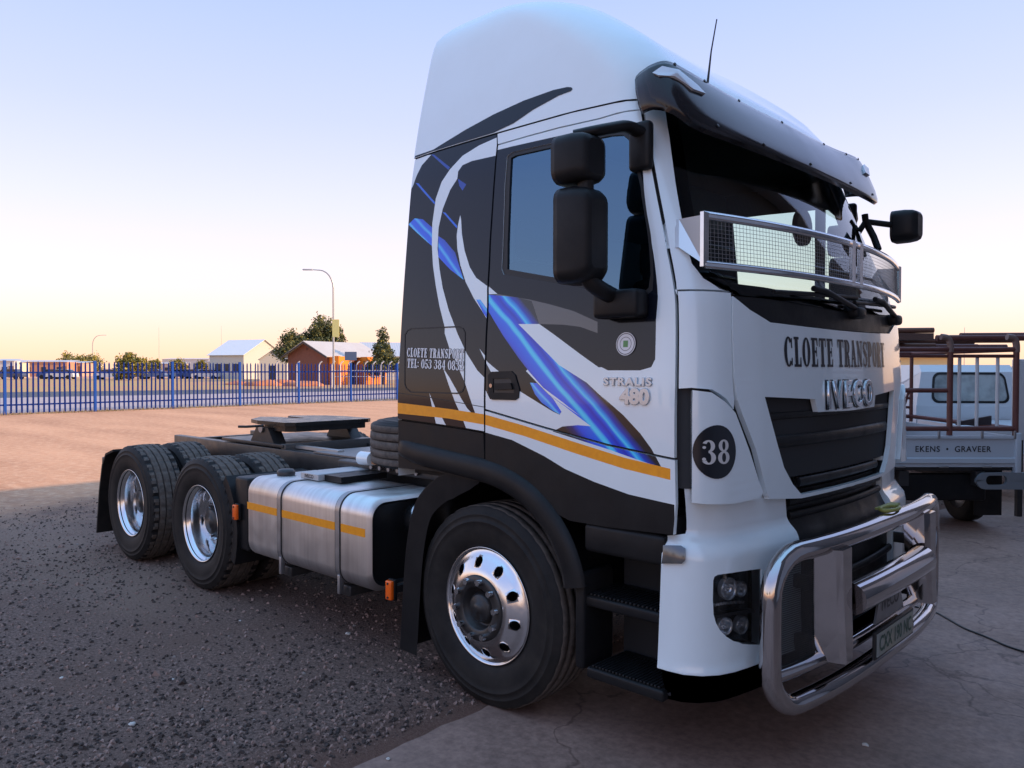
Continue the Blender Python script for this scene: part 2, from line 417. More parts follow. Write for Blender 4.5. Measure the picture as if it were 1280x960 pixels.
# condensed slab-serif letters drawn as stems, bars, rings and strokes (cap height 1, origin at the left)
def glyph(c):
    T, t, Q = .20, .085, []
    def q(*p): Q.append(list(p))
    def box(x0, x1, y0, y1): q((x0, y0), (x1, y0), (x1, y1), (x0, y1))
    def serif(x, y, up=True, w=.34): box(x-w/2, x+w/2, y-(t if not up else 0), y+(t if up else 0))
    def ring(cx, cy, rx, ry, ix, iy, a0=0, a1=360, n=26, ox=0):
        for i in range(n):
            A, B = R_(a0+(a1-a0)*i/n), R_(a0+(a1-a0)*(i+1)/n)
            q((cx+rx*math.cos(A), cy+ry*math.sin(A)), (cx+rx*math.cos(B), cy+ry*math.sin(B)), (cx+ox+ix*math.cos(B), cy+iy*math.sin(B)), (cx+ox+ix*math.cos(A), cy+iy*math.sin(A)))
    def stroke(pts, ws):
        for (a, b, wa, wb) in zip(pts, pts[1:], ws, ws[1:]):
            d = Vector((b[0]-a[0], b[1]-a[1])).normalized(); n_ = Vector((-d.y, d.x))
            q((a[0]+n_.x*wa/2, a[1]+n_.y*wa/2), (a[0]-n_.x*wa/2, a[1]-n_.y*wa/2), (b[0]-n_.x*wb/2, b[1]-n_.y*wb/2), (b[0]+n_.x*wb/2, b[1]+n_.y*wb/2))
    w = .62
    if c == 'O' or c == '0': ring(.3, .5, .29, .5, .10, .43); w = .6
    elif c == 'C': ring(.3, .5, .29, .5, .10, .43, 42, 318); box(.48, .55, .62, .95); box(.48, .55, .05, .30); w = .6
    elif c == 'L': box(.10, .30, t, 1-t); serif(.2, 0); serif(.2, 1, False); box(.3, .52, 0, t); q((.52, 0), (.52, .32), (.46, .32), (.42, t)); w = .56
    elif c == 'E':
        box(.10, .30, t, 1-t); serif(.2, 0); serif(.2, 1, False); box(.3, .53, 0, t); box(.3, .53, 1-t, 1); box(.3, .44, .48, .48+t); box(.40, .46, .36, .68)
        q((.53, 0), (.53, .28), (.48, .28), (.44, t)); q((.53, 1), (.44, 1-t), (.48, .72), (.53, .72)); w = .58
    elif c == 'T': box(.2, .40, t, 1); serif(.3, 0); box(.02, .58, 1-t, 1); box(.02, .08, .70, 1); box(.52, .58, .70, 1); w = .6
    elif c in 'RP':
        box(.08, .28, t, 1-t); serif(.18, 0); serif(.18, 1, False); lo_ = .46 if c == 'R' else .40; cy = (1+lo_)/2; ring(.3, cy, .26, 1-cy, .08, 1-cy-t, -90, 90, 14); box(.28, .31, 1-t, 1); box(.28, .31, lo_, lo_+t)
        if c == 'R': stroke([(.34, .5), (.44, .3), (.46, .05), (.58, .03)], [.12, .19, .19, .07])
        w = .62
    elif c == 'A': stroke([(.12, 0), (.30, 1)], [t, t]); stroke([(.29, 1), (.49, 0)], [.2, .2]); box(.18, .44, .28, .28+t*.8); serif(.12, 0, True, .22); serif(.49, 0, True, .3); w = .64
    elif c == 'N': box(.10, .10+t, t, 1); box(.48, .48+t, 0, 1-t); stroke([(.11, .97), (.53, .04)], [.2, .2]); serif(.14, 0, True, .24); serif(.52, 1, False, .24); box(.02, .2, 1-t, 1); w = .66
    elif c == 'S': stroke([(.50, .72), (.46, .90), (.30, .96), (.13, .86), (.13, .68), (.3, .54), (.46, .40), (.47, .18), (.32, .05), (.14, .08), (.09, .28)], [.05, .09, .09, .17, .2, .22, .2, .17, .09, .09, .05]); box(.47, .53, .66, .96); box(.06, .12, .04, .34); w = .58
    elif c == '3': ring(.26, .75, .27, .25, .09, .18, -92, 150, 18); ring(.26, .27, .30, .27, .10, .20, -150, 92, 18); ring(.09, .70, .07, .06, 0, 0, 0, 360, 10); ring(.07, .22, .08, .07, 0, 0, 0, 360, 10); w = .6
    elif c == '8': ring(.3, .75, .25, .25, .08, .18); ring(.3, .26, .29, .27, .10, .19); w = .62
    elif c == '5': box(.12, .50, .86, 1); box(.10, .10+t, .46, 1); ring(.26, .30, .29, .30, .10, .22, -150, 130, 18); ring(.08, .2, .08, .07, 0, 0, 0, 360, 10); w = .58
    elif c == '4': box(.32, .50, t, 1); serif(.41, 0, True, .3); box(.02, .58, .24, .24+t*1.2); stroke([(.04, .28), (.36, .98)], [t, t]); w = .62
    elif c == '2': ring(.28, .74, .27, .26, .09, .19, -20, 170, 16); stroke([(.50, .68), (.10, .08)], [.18, .12]); box(.05, .54, 0, .15); ring(.09, .70, .08, .07, 0, 0, 0, 360, 10); w = .6
    elif c == ':': ring(.12, .2, .09, .08, 0, 0, 0, 360, 10); ring(.12, .62, .09, .08, 0, 0, 0, 360, 10); w = .26
    elif c == ' ': w = .3
    return Q, w
def slab_text(s, h, total=None, grow=0.0):
    """lettering mesh centred on the origin: cap height h, stretched to a total width"""
    x = 0; P = []
    for c in s:
        Q, w_ = glyph(c)
        for p in Q: P.append([(x+a, b) for a, b in (inset(p, -grow) if grow else p)])
        x += w_+.04
    k = (total/(x*h)) if total else 1
    mb = MB()
    for p in P: mb.add([((a-x/2)*h*k, (b-.5)*h, 0) for a, b in p], [list(range(len(p)))] if area2(p) > 0 else [list(range(len(p)))[::-1]], 0)
    me = mb.mesh('lettering', fix=False)
    bm = bmesh.new(); bm.from_mesh(me); bmesh.ops.remove_doubles(bm, verts=bm.verts[:], dist=1e-5); bm.to_mesh(me); bm.free(); return me
def text_mesh(s, size, xscale=1.0, bold=0.0, depth=0.0, shear=0.0, align='CENTER', spacing=1.0):
    cu = bpy.data.curves.new('txt', 'FONT'); cu.body = s; cu.size = size; cu.align_x = align; cu.align_y = 'CENTER'
    cu.offset = bold; cu.extrude = depth; cu.shear = shear; cu.space_character = spacing; cu.resolution_u = 4
    if depth > 0: cu.bevel_depth = depth*.35; cu.bevel_resolution = 1
    o = bpy.data.objects.new('txt', cu); COL.objects.link(o); bpy.context.view_layer.update()
    dg = bpy.context.evaluated_depsgraph_get(); me = bpy.data.meshes.new_from_object(o.evaluated_get(dg))
    bpy.data.objects.remove(o)
    for v in me.vertices: v.co.x *= xscale
    return me
def place_text(name, me, fn, mats, parent):
    """fn maps (a, b, h) of the flat lettering to a point"""
    for v in me.vertices: v.co = Vector(fn(v.co.x, v.co.y, v.co.z))
    me.update(); me.materials.clear()
    return link(name, me, mats, parent)
# ------------------------------------------------------------------ materials
WHITE = mat('white_paint', (.77, .85, .88), .25, 0, .5, coat=1.0, noise=(1.6, (.72, .78, .79), .7, 6))
BLACKP = mat('black_gloss_vinyl', (.006, .008, .014), .12, 0, .42, coat=.0, rnoise=(5, .08, .16))
BLACKM = mat('black_plastic', (.008, .0085, .010), .42, 0, .22, bump=(900, .15, .002), rnoise=(8, .34, .52), noise=(5, (.020, .019, .019), .6))
BLACKS = mat('satin_black_metal', (.018, .018, .02), .38, .0, .5, rnoise=(10, .3, .5), noise=(14, (.05, .044, .038), .5))
DARKIN = mat('dark_interior', (.02, .02, .022), .8)
RUBBER = mat('tyre_rubber', (.012, .0115, .012), .62, 0, .2, noise=(6, (.032, .028, .025), .8), bump=(220, .25, .002))
SEAL = mat('window_rubber', (.008, .008, .009), .5)
CHROME = mat('chrome', (.50, .475, .475), .07, 1.0, rnoise=(9, .04, .12))
ALU = mat('polished_aluminium', (.72, .73, .75), .16, 1.0, rnoise=(7, .1, .24))
STEEL = mat('dull_steel', (.36, .36, .37), .4, .9, rnoise=(12, .3, .55))
ORANGE = mat('orange_reflective_tape', (.95, .36, .010), .35, 0, .5, noise=(30, (.72, .23, .01), .5))
AMBER = mat('amber_lens', (.9, .13, .01), .18, 0, .6)
WHITEINK = mat('white_lettering', (.75, .76, .78), .3)
BLACKINK = mat('black_lettering', (.012, .013, .018), .3)
GREYINK = mat('grey_lettering', (.62, .60, .58), .35)
LENS = mat('clear_lens', (.80, .82, .85), .1, .7, .8)
LAMPDK = mat('lamp_housing', (.14, .15, .16), .16, .7, .7)
WOOD = mat('raw_timber', (.36, .18, .08), .7, noise=(20, (.22, .1, .045), .8))
GREASE = mat('greasy_steel', (.022, .022, .023), .35, .4, .5, noise=(12, (.06, .048, .04), .45), rnoise=(9, .25, .6))
GLASS_WS = glass('windscreen_glass', (.80, .93, .87), 1.45)
GLASS_FAR = glass('clear_window_glass', (.82, .93, .88), 1.45)
GLASS_SIDE = glass('side_window_glass', (.22, .34, .42), 3.0)
for n_ in GLASS_SIDE.node_tree.nodes:
    if n_.type == 'BSDF_GLOSSY': n_.inputs[0].default_value = (.46, .74, .95, 1)
TREAD = mat('dusty_tread', (.13, .105, .088), .8, 0, .3, noise=(25, (.045, .038, .034), .8))
TANK = mat('tank_aluminium', (.7, .69, .68), .2, 1.0, rnoise=(4, .36, .5))
# brushed streaks down the tank
def _tank():
    t = TANK.node_tree; b = t.nodes['Principled BSDF']; tc = t.nodes.new('ShaderNodeTexCoord'); mp = t.nodes.new('ShaderNodeMapping')
    mp.inputs['Scale'].default_value = (22, 4, 1.2); n = t.nodes.new('ShaderNodeTexNoise'); n.inputs['Scale'].default_value = 1; n.inputs['Detail'].default_value = 5
    t.links.new(tc.outputs['Object'], mp.inputs[0]); t.links.new(mp.outputs[0], n.inputs['Vector'])
    r = t.nodes.new('ShaderNodeValToRGB'); r.color_ramp.elements[0].color = (.62, .60, .59, 1); r.color_ramp.elements[1].color = (.76, .75, .74, 1)
    r.color_ramp.elements[0].position = .3; r.color_ramp.elements[1].position = .65
    t.links.new(n.outputs['Fac'], r.inputs[0]); t.links.new(r.outputs[0], b.inputs['Base Color'])
    b.inputs['Anisotropic'].default_value = .4
_tank()
def streak_mat(name, stops, ang):
    """vinyl print: colours change across the streak direction only"""
    m = mat(name, (.01, .02, .2), .16, 0, .5, coat=.5); t = m.node_tree; b = t.nodes['Principled BSDF']
    tc = t.nodes.new('ShaderNodeTexCoord'); sp = t.nodes.new('ShaderNodeSeparateXYZ'); t.links.new(tc.outputs['Object'], sp.inputs[0])
    def mth(op, a, bb):
        n = t.nodes.new('ShaderNodeMath'); n.operation = op
        for i, q in enumerate((a, bb)):
            if isinstance(q, (int, float)): n.inputs[i].default_value = q
            else: t.links.new(q, n.inputs[i])
        return n.outputs[0]
    q = mth('ADD', mth('MULTIPLY', sp.outputs[0], math.cos(ang)), mth('MULTIPLY', sp.outputs[2], math.sin(ang)))
    nz = t.nodes.new('ShaderNodeTexNoise'); nz.inputs['Scale'].default_value = 3.0; t.links.new(tc.outputs['Object'], nz.inputs['Vector'])
    q = mth('ADD', q, mth('MULTIPLY', mth('SUBTRACT', nz.outputs['Fac'], .5), .05))
    lo, hi = stops[0][0], stops[-1][0]
    mr = t.nodes.new('ShaderNodeMapRange'); mr.inputs[1].default_value = lo; mr.inputs[2].default_value = hi; t.links.new(q, mr.inputs[0])
    r = t.nodes.new('ShaderNodeValToRGB'); el = r.color_ramp.elements
    while len(el) > 1: el.remove(el[0])
    el[0].position = 0; el[0].color = (*stops[0][1], 1)
    for p, c in stops[1:]:
        e = el.new((p-lo)/(hi-lo)); e.color = (*c, 1)
    t.links.new(mr.outputs[0], r.inputs[0]); t.links.new(r.outputs[0], b.inputs['Base Color'])
    return m
# ------------------------------------------------------------------ the truck
TRUCK = thing('semi_truck', 'white three-axle tractor truck with black and blue streaked livery and chrome bull bar', 'truck')
def part(name, mb, mats, parent=None, fix=True): return mb.build(name, mats, parent if parent is not None else TRUCK, fix)

# --- seams and outlines, traced on the body
roof_seam = CAB.invs([(519, 199), (542, 190.6), (580, 179), (620.6, 167), (714, 140.6), (802, 125)])
door_top = CAB.invs([(622, 181), (660, 170), (699, 159.5), (750, 148), (803, 137)])
door_rear = CAB.invs([(622, 181), (617, 240), (613, 300), (610, 360), (608, 420), (606, 512)])
door_front = CAB.invs([(803, 137), (813, 190), (826, 260), (836, 315), (845, 365), (846, 480), (845, 574)], u=1.0, z=2.7)
door_bot = CAB.invs([(606, 512), (680, 534), (760, 556), (845, 574)])
ZR = roof_seam[0][1]
roof_z = lambda u: float(np.interp(u, [p[0] for p in roof_seam], [p[1] for p in roof_seam]))
zA = roof_seam[-1][1]
ws_edge = CAB.invs([(832, 128), (838, 170), (846, 230), (853, 270), (861, 310), (866, 329), (880, 347), (900, 360), (914, 367)], u=1.15, z=2.8)
ws_bot = CAB.invs([(914, 367), (960, 372), (1000, 379), (1040, 386)], u=1.35, z=2.05); ws_bot.append((U3, ws_bot[-1][1]-.002))
cowl_bot = CAB.invs([(914, 369), (936, 386), (962, 402), (1010, 408), (1045, 412)], u=1.35, z=2.05); cowl_bot.append((U3, cowl_bot[-1][1]))
WS_TOP = 2.94
roof_low = lambda u: max(2.86, min(3.05, roof_z(u)))

# glass polygon, right edge up then over and mirrored
ws_right = [p for p in ws_edge if p[1] < WS_TOP]
ws_poly = [(ws_right[0][0], WS_TOP)]+ws_right+ws_bot[1:]
ws_poly = ws_poly+[(2*U3-a, b) for a, b in ws_poly[:-1]][::-1]

# window opening of the door (glass), traced
win_px = zz(600, 130, 3.2, [(122, 215), (140, 205), (285, 172), (520, 125), (568, 122), (600, 150), (640, 330), (668, 520), (680, 680), (672, 735), (640, 762), (540, 745), (365, 705), (107, 660), (108, 560), (116, 330)])
win = CAB.invs(win_px)
win_frame_px = zz(600, 130, 3.2, [(108, 208), (130, 192), (285, 157), (520, 110), (575, 106), (612, 140), (655, 330), (683, 520), (694, 690), (690, 745), (655, 778), (540, 765), (365, 727), (95, 682), (86, 660), (98, 330)])
win_frame = CAB.invs(win_frame_px)

# --- livery (vinyl) on the right hand side, traced
ZA = lambda p: CAB.invs(zz(500, 170, 3.84, p)); ZB = lambda p: CAB.invs(zz(490, 400, 6, p)); ZC = lambda p: CAB.invs(zz(600, 320, 4.8, p)); ZD = lambda p: CAB.invs(zz(680, 480, 5.647, p)); ZG = lambda p: CAB.invs(zz(480, 0, 3.2, p))
blue_door = streak_mat('blue_streak_print', [(1.44, rgb(8, 10, 18)), (1.475, rgb(5, 30, 110)), (1.505, rgb(6, 80, 225)), (1.545, rgb(10, 110, 240)), (1.556, rgb(80, 220, 255)), (1.568, rgb(70, 210, 255)), (1.580, rgb(6, 80, 230)), (1.605, rgb(4, 45, 190)), (1.622, rgb(8, 95, 235)), (1.633, rgb(80, 220, 255)), (1.642, rgb(30, 170, 250)), (1.66, rgb(5, 60, 190)), (1.69, rgb(6, 14, 34)), (1.72, rgb(8, 9, 14))], R_(48))
blue_rear = streak_mat('blue_glow_print', [(1.38, rgb(8, 14, 28)), (1.43, rgb(8, 70, 190)), (1.458, rgb(25, 140, 250)), (1.466, rgb(100, 210, 255)), (1.475, rgb(14, 100, 240)), (1.50, rgb(12, 90, 235)), (1.512, rgb(80, 195, 255)), (1.525, rgb(12, 90, 230)), (1.57, rgb(8, 60, 170)), (1.62, rgb(8, 60, 170)), (1.67, rgb(16, 110, 235)), (1.69, rgb(60, 170, 255)), (1.71, rgb(16, 100, 220)), (1.8, rgb(10, 60, 160))], R_(48))
LM = [WHITE, BLACKP, ORANGE, blue_door, blue_rear, SEAL]
# sleeper (base black, white ribbons)
SM = [BLACKP, WHITE, ORANGE, blue_rear, SEAL]
slp = [
    (ZA([(20, 100), (150, 90), (105, 140), (80, 190), (62, 240), (10, 330)]), 1),
    # thin blue streaks and the blue wedge
    (ZA([(75, 225), (90, 228), (168, 318), (166, 328)]), 3), (ZA([(205, 365), (218, 368), (275, 432), (272, 443)]), 3),
    (ZA([(150, 88), (165, 90), (240, 150), (232, 162)]), 3), (ZA([(278, 205), (318, 232), (300, 262), (285, 240)]), 3),
    (ZA([(40, 425), (70, 395), (110, 400), (155, 440), (155, 530)]), 3), (ZA([(184, 480), (215, 500), (265, 560), (305, 690), (240, 640), (184, 580)]), 3),
    # ribbon one, from the roof seam right down to the door seam
    (ZA([(470, 5), (380, 45), (300, 95), (240, 160), (200, 220), (172, 300), (155, 420), (153, 520), (158, 620), (172, 720), (190, 820), (215, 920)])
     + ZB([(395, 100), (430, 210), (475, 300), (550, 480), (610, 660), (640, 742), (530, 742), (562, 830), (720, 870), (740, 480), (640, 378), (560, 250), (490, 100)])
     + ZA([(262, 910), (235, 840), (205, 730), (190, 640), (180, 540), (185, 440), (205, 350), (240, 260), (275, 205), (279, 170), (300, 140), (345, 120), (470, 92)]), 1),
    (ZB([(640, 742), (690, 760), (682, 778), (645, 755)]), 0),
    # ribbon two
    (ZA([(289, 380), (278, 430), (272, 480), (275, 540), (290, 620), (315, 700), (355, 780), (400, 850), (430, 900), (440, 900), (440, 735), (425, 725), (365, 680), (335, 630), (310, 550), (297, 470), (293, 400)]), 1),
    # small slivers
    (ZB([(383, 358), (430, 430), (520, 590), (562, 660), (640, 745), (540, 760), (475, 620), (430, 500)]), 1),
    (ZB([(280, 548), (292, 578), (322, 650), (366, 715), (405, 790), (330, 778), (315, 710), (298, 640)]), 1),
    (ZB([(656, 215), (700, 270), (740, 310), (740, 350), (700, 310)]), 1),
    (ZA([(365, 785), (385, 785), (440, 860), (440, 905), (400, 850)]), 3),
]
tape_top = CAB.invs([(485, 502), (520, 506), (560, 511), (606, 518), (655, 532), (720, 553), (780, 572), (838, 586)])
tape_bot = CAB.invs([(485, 515.5), (520, 519), (560, 523), (606, 531), (655, 545), (720, 567), (780, 586), (838, 600)])
tape = tape_top+tape_bot[::-1]
crease = CAB.invs([(485, 489), (530, 495), (606, 508.5)]); crease_poly = crease+[(a, b-.004) for a, b in crease][::-1]
sleeper_bot = CAB.invs([(492, 523.5), (543, 530), (583, 536), (604, 540)])
u_back = U0+.004
sleeper = [(u_back, roof_seam[0][1]-.0)]+roof_seam[1:4]+[(door_rear[0][0]-.004, roof_z(door_rear[0][0]))]+[(a-.003, b) for a, b in door_rear]+[(door_rear[-1][0]-.003, sleeper_bot[-1][1])]+sleeper_bot[::-1][1:-1]+[(u_back, sleeper_bot[0][1])]
hatch = CAB.invs(zz(490, 400, 6, [(95, 110), (115, 75), (145, 60), (500, 45), (535, 60), (552, 95), (548, 500), (530, 540), (495, 555), (140, 545), (105, 515), (93, 480)]))
hatch_in = inset(resample(hatch, .05), .006)
def hatch_line(): return [(hatch, 4), (hatch_in, 0)]
# keep the ribbons readable over the hatch: the groove is drawn as a narrow recess ring part instead
part_sleeper = panel('sleeper_side', CAB, sleeper, SM, TRUCK, layers=slp+[(crease_poly, 4), (tape, 2)])
panel('sleeper_side', CAB, sleeper, SM, TRUCK, layers=[(tape, 2)], flip=True)
def ring_strip(name, poly, wd, off, m, parent, flip=False):
    P = resample(poly, .03); Q = inset(P, wd)
    if area2(P) < 0: P = P[::-1]
    mb = MB(); n = len(P)
    mb.add([CAB(a, b, off) for a, b in P]+[CAB(a, b, off) for a, b in Q], [(i, (i+1) % n, n+(i+1) % n, n+i) for i in range(n)], 0, True)
    o = mb.build(name, m, parent, fix=False)
    return o
ring_strip('locker_seal', hatch, .007, .0022, SEAL, part_sleeper)

# door: upper (window) part and its lower extension
lv_door = [
    # black field round the window and down to the badge panel
    (ZC([(-20, 120), (55, 185), (105, 228), (35, 230), (0, 262), (-20, 262), (-20, 690), (60, 860), (240, 812), (330, 868), (440, 935), (478, 952), (489, 935), (440, 858), (350, 768), (276, 690), (330, 640), (475, 655), (230, 408), (355, 408), (440, 468), (600, 588), (712, 668)])
     + CAB.invs([(752, 459), (760, 463), (800, 463), (814, 459), (819, 449), (820, 400), (812, 290), (803, 200), (796, 168), (785, 160), (720, 165), (640, 183), (612, 190)]), 1),
    # grey-brown band between the blue and the black
    (ZC([(105, 228), (300, 262), (420, 290), (560, 330), (705, 395), (705, 462), (600, 425), (500, 412), (355, 408), (230, 408), (475, 655), (330, 640), (300, 560), (150, 400), (60, 260)]), 6),
    # the blue streak
    (ZC([(35, 230), (225, 248), (310, 270), (355, 408), (230, 408), (475, 655)]) + ZC([(480, 658), (640, 760), (768, 880)]) + ZD([(400, 80), (560, 220), (680, 350), (760, 460), (830, 590), (690, 545), (450, 460), (60, 335), (130, 300), (240, 290), (330, 298), (150, 160), (0, 50)]) + ZC([(600, 960), (500, 880), (380, 790), (300, 700), (230, 610), (140, 480), (50, 330), (0, 272)]), 3),
    (ZC([(300, 760), (340, 762), (440, 860), (488, 932), (478, 950), (440, 930), (370, 880), (330, 830)]), 4),
    (ZC([(0, 560), (45, 636), (112, 692), (70, 704), (44, 655), (0, 585)]), 0),
]
lv_ext = lv_door[2:3]
LM.append(mat('smoke_grey_band', (.09, .085, .085), .14, 0, .6, coat=.5))
crease_d = CAB.invs([(600, 453), (640, 454), (700, 456), (748, 459)]); crease_dp = crease_d+[(a, b-.005) for a, b in crease_d][::-1]
door_poly = [(a+.002, b) for a, b in door_rear][::-1]+door_top[1:-1]+[(a-.002, b) for a, b in door_front]+door_bot[1:-1][::-1]
door = panel('door', CAB, door_poly, LM, TRUCK, holes=[win_frame], layers=lv_door+[(tape, 2)])
doorL = panel('door', CAB, door_poly, LM, TRUCK, holes=[win_frame], layers=[(tape, 2)], flip=True)
for d, fl in ((door, False), (doorL, True)):
    panel('window_seal', CAB, win_frame, SEAL, d, off=-.004, gap=0, holes=[win], skirt=.02, flip=fl)
    panel('window_glass', CAB, win, GLASS_FAR if fl else GLASS_SIDE, d, off=-.012, gap=-.004, skirt=0, flip=fl)
ext_low = CAB.invs([(605, 540), (640, 550), (680, 570), (706, 586), (742, 602), (786, 618), (843, 631)])
ext_bot = CAB.invs([(606, 586), (640, 597), (668, 616), (690, 640), (712, 652), (760, 660), (841, 670)])
ext_poly = [(a, b-.002) for a, b in door_bot]+[(door_bot[-1][0], ext_low[-1][1])]+[(door_bot[-1][0]-.01, ext_bot[-1][1])]+ext_bot[::-1][1:]
black_low = ext_low+[(a, b-.3) for a, b in ext_low][::-1]
for fl in (False, True):
    ext = panel('door_lower_panel', CAB, ext_poly, LM+[BLACKM], TRUCK, layers=([] if fl else lv_ext)+[(black_low, 7), (tape, 2)], flip=fl)
# plastic panel under the sleeper
slow_bot = CAB.invs([(492, 585), (543, 590), (606, 605)])
slow = [(a, b-.004) for a, b in sleeper_bot]+slow_bot[::-1]
slow[0] = (u_back, slow[0][1]); slow[-1] = (u_back, slow[-1][1])
for fl in (False, True): panel('sleeper_lower_panel', CAB, slow, BLACKM, TRUCK, off=-.004, flip=fl)

rail = [(door_rear[0][0]-.003, roof_z(door_rear[0][0]))]+[(a, b) for a, b in roof_seam if a > door_rear[0][0]+.02]+[(door_top[-1][0]+.004, roof_z(door_top[-1][0]))]+[(a, b) for a, b in door_top][::-1]
for fl in (False, True): panel('roof_rail', CAB, rail, WHITE, TRUCK, flip=fl, gap=.003)
# A pillar and front corner pieces
pil = [(a+.002, b) for a, b in door_front if b > 2.0]
zc = CAB.inv(np.array((848, 363.)), 1.15, 2.05)[1]
pil = [(door_front[0][0]+.002, roof_z(door_front[0][0])+.0)]+pil+[(door_front[4][0]+.002, zc)]
pillar = [(pil[0][0]+.0, zA)]+pil[1:]+[(ws_edge[-1][0]+.002, zc)]+[(a, b) for a, b in ws_right[::-1][1:]]+[(ws_right[0][0], WS_TOP), (ws_right[0][0]+.02, zA+.02)]
corner = [(door_front[4][0]+.002, zc), ]+[(a+.002, b) for a, b in door_front if b < zc-.05]
cz = CAB.invs([(847, 487), (864, 486), (890, 488), (908, 500), (918, 514)], u=1.15, z=1.6)
cr_edge = CAB.invs([(914, 369), (914.5, 410), (916, 470), (918.5, 500)], u=1.34, z=2.0)
corner = [(door_front[4][0]+.002, zc), cz[0]]+cz[1:]+cr_edge[::-1]
corner[-1] = (ws_edge[-1][0]+.002, zc)
for fl in (False, True):
    panel('windscreen_pillar', CAB, pillar, WHITE, TRUCK, flip=fl)
    panel('corner_panel', CAB, corner, WHITE, TRUCK, flip=fl)
dfl_top = CAB.invs([(865, 487), (890, 490), (907, 502), (920, 516), (938, 565), (950, 604), (955, 616)], u=1.2, z=1.6, off=.02)
dfl_bot = CAB.invs([(950, 623), (920, 630), (882, 631), (864, 629)], u=1.3, z=1.2, off=.02)
deflector = dfl_top+dfl_bot
DEFL = []
for fl in (False, True): DEFL.append(panel('air_deflector', CAB, deflector, WHITE, TRUCK, off=.02, skirt=.06, gap=.002, flip=fl, dz=.05))

# windscreen, cowl, grille lid
ws = panel('windscreen', CAB, ws_poly, GLASS_WS, TRUCK, off=-.006, skirt=0, gap=0)
ws_in = inset(resample(ws_poly, .05), .05)
panel('windscreen_border', CAB, ws_poly, SEAL, ws, off=-.009, skirt=0, gap=0, holes=[ws_in])
cowl = [(ws_bot[0][0], ws_bot[0][1]-.004)]+cowl_bot[1:]+[(a, b-.004) for a, b in ws_bot[1:]][::-1]
cowl = cowl_bot[:]+[(a, b-.004) for a, b in ws_bot[1:]][::-1]
half = cowl_bot+[(2*U3-a, b) for a, b in cowl_bot[:-1]][::-1]
tp = [(a, b-.004) for a, b in ws_bot]; tph = tp+[(2*U3-a, b) for a, b in tp[:-1]][::-1]
panel('cowl_panel', CAB, half+tph[::-1][1:-1], BLACKM, TRUCK, off=-.004, gap=.001)
lid_l = CAB.invs([(914.5, 410), (917, 470), (921, 500), (927, 518), (944, 562), (957.5, 616), (960, 622)], u=1.34, z=1.9)
lid_b = CAB.invs([(960, 624), (1001, 623), (1040, 614), (1058, 609)], u=1.6, z=1.2); lid_b.append((U3, lid_b[-1][1]-.002))
gr = CAB.invs([(955, 496), (1018, 499), (1021.5, 515), (1056, 513.5)], u=1.6, z=1.6); gr.append((U3, gr[-1][1]))
gr2 = CAB.invs([(1056, 605.5), (1001, 618), (990, 605), (979, 584), (970, 552), (962, 522)], u=2.2, z=1.2); gr2.insert(0, (U3, gr2[0][1]))
grille_half = gr+gr2
grille = gr+[(2*U3-a, b) for a, b in gr[:-1]][::-1]+[(2*U3-a, b) for a, b in gr2[1:]][::-1]+gr2
lid_half = [(cowl_bot[0][0]+.004, cowl_bot[0][1]-.003)]+lid_l+lid_b
lid = lid_half+[(2*U3-a, b) for a, b in lid_half[:-1]][::-1]
lid_top = [(a, b-.003) for a, b in cowl_bot[1:]]; lid_top = lid_top+[(2*U3-a, b) for a, b in lid_top[:-1]][::-1]
lid = lid+lid_top[::-1]
LID = panel('grille_lid', CAB, lid, WHITE, TRUCK, off=.004, gap=.001, holes=[grille])
# recessed grille: black backing with louvre bars
GR = panel('grille', CAB, inset(resample(grille, .05), -.012), BLACKM, TRUCK, off=-.075, gap=0, skirt=-.07)
def bar_on_front(mb, z0, y0, y1, off, r, flat, n=18, dz=0.0):
    pts = []
    for i in range(n+1):
        y = y0+(y1-y0)*i/n; u = fy(y, z0); p = CAB(u, z0+dz*(1-(2*i/n-1)**2), off); pts.append(p)
    mb.tube(pts, r, 10, flat=flat)
for zb, yy, rr, fl_ in ((1.40, .71, .024, (.6, 1.2)), (1.205, .50, .018, (.6, 1.2)), (1.515, .80, .014, (.6, 1.2))):
    mb = MB(); bar_on_front(mb, zb, -yy, yy, -.03, rr, fl_); part('grille_bar', mb, BLACKM, GR)
# diamond mesh in the grille
mb = MB()
for k in range(-30, 31):
    for s in (-1, 1):
        pts = []
        for i in range(9):
            z = 1.18+.37*i/8; y = k*.045+s*(z-1.36)*.7
            if abs(y) < .74-.25*max(0, (1.45-z)/.27): pts.append(CAB(fy(y, z), z, -.062))
        if len(pts) > 1: mb.tube(pts, .0035, 4, caps=False)
g = part('mesh_screen', mb, BLACKS, GR); g['kind'] = 'stuff'

# inner shell: what shows in the gaps, and the lining seen through the glass
zlo = 1.235
liner_out = [(U0+.01, zlo), (2*U3-U0-.01, zlo), (2*U3-U0-.01, 2.95), (U0+.01, 2.95)]
wi = inset(resample(win, .05), -.01)
panel('cab_shell', CAB, liner_out, DARKIN, TRUCK, off=-.03, skirt=0, gap=0, holes=[wi, mirror_u(wi), inset(resample(ws_poly, .05), .02)], du=.12, dz=.12)

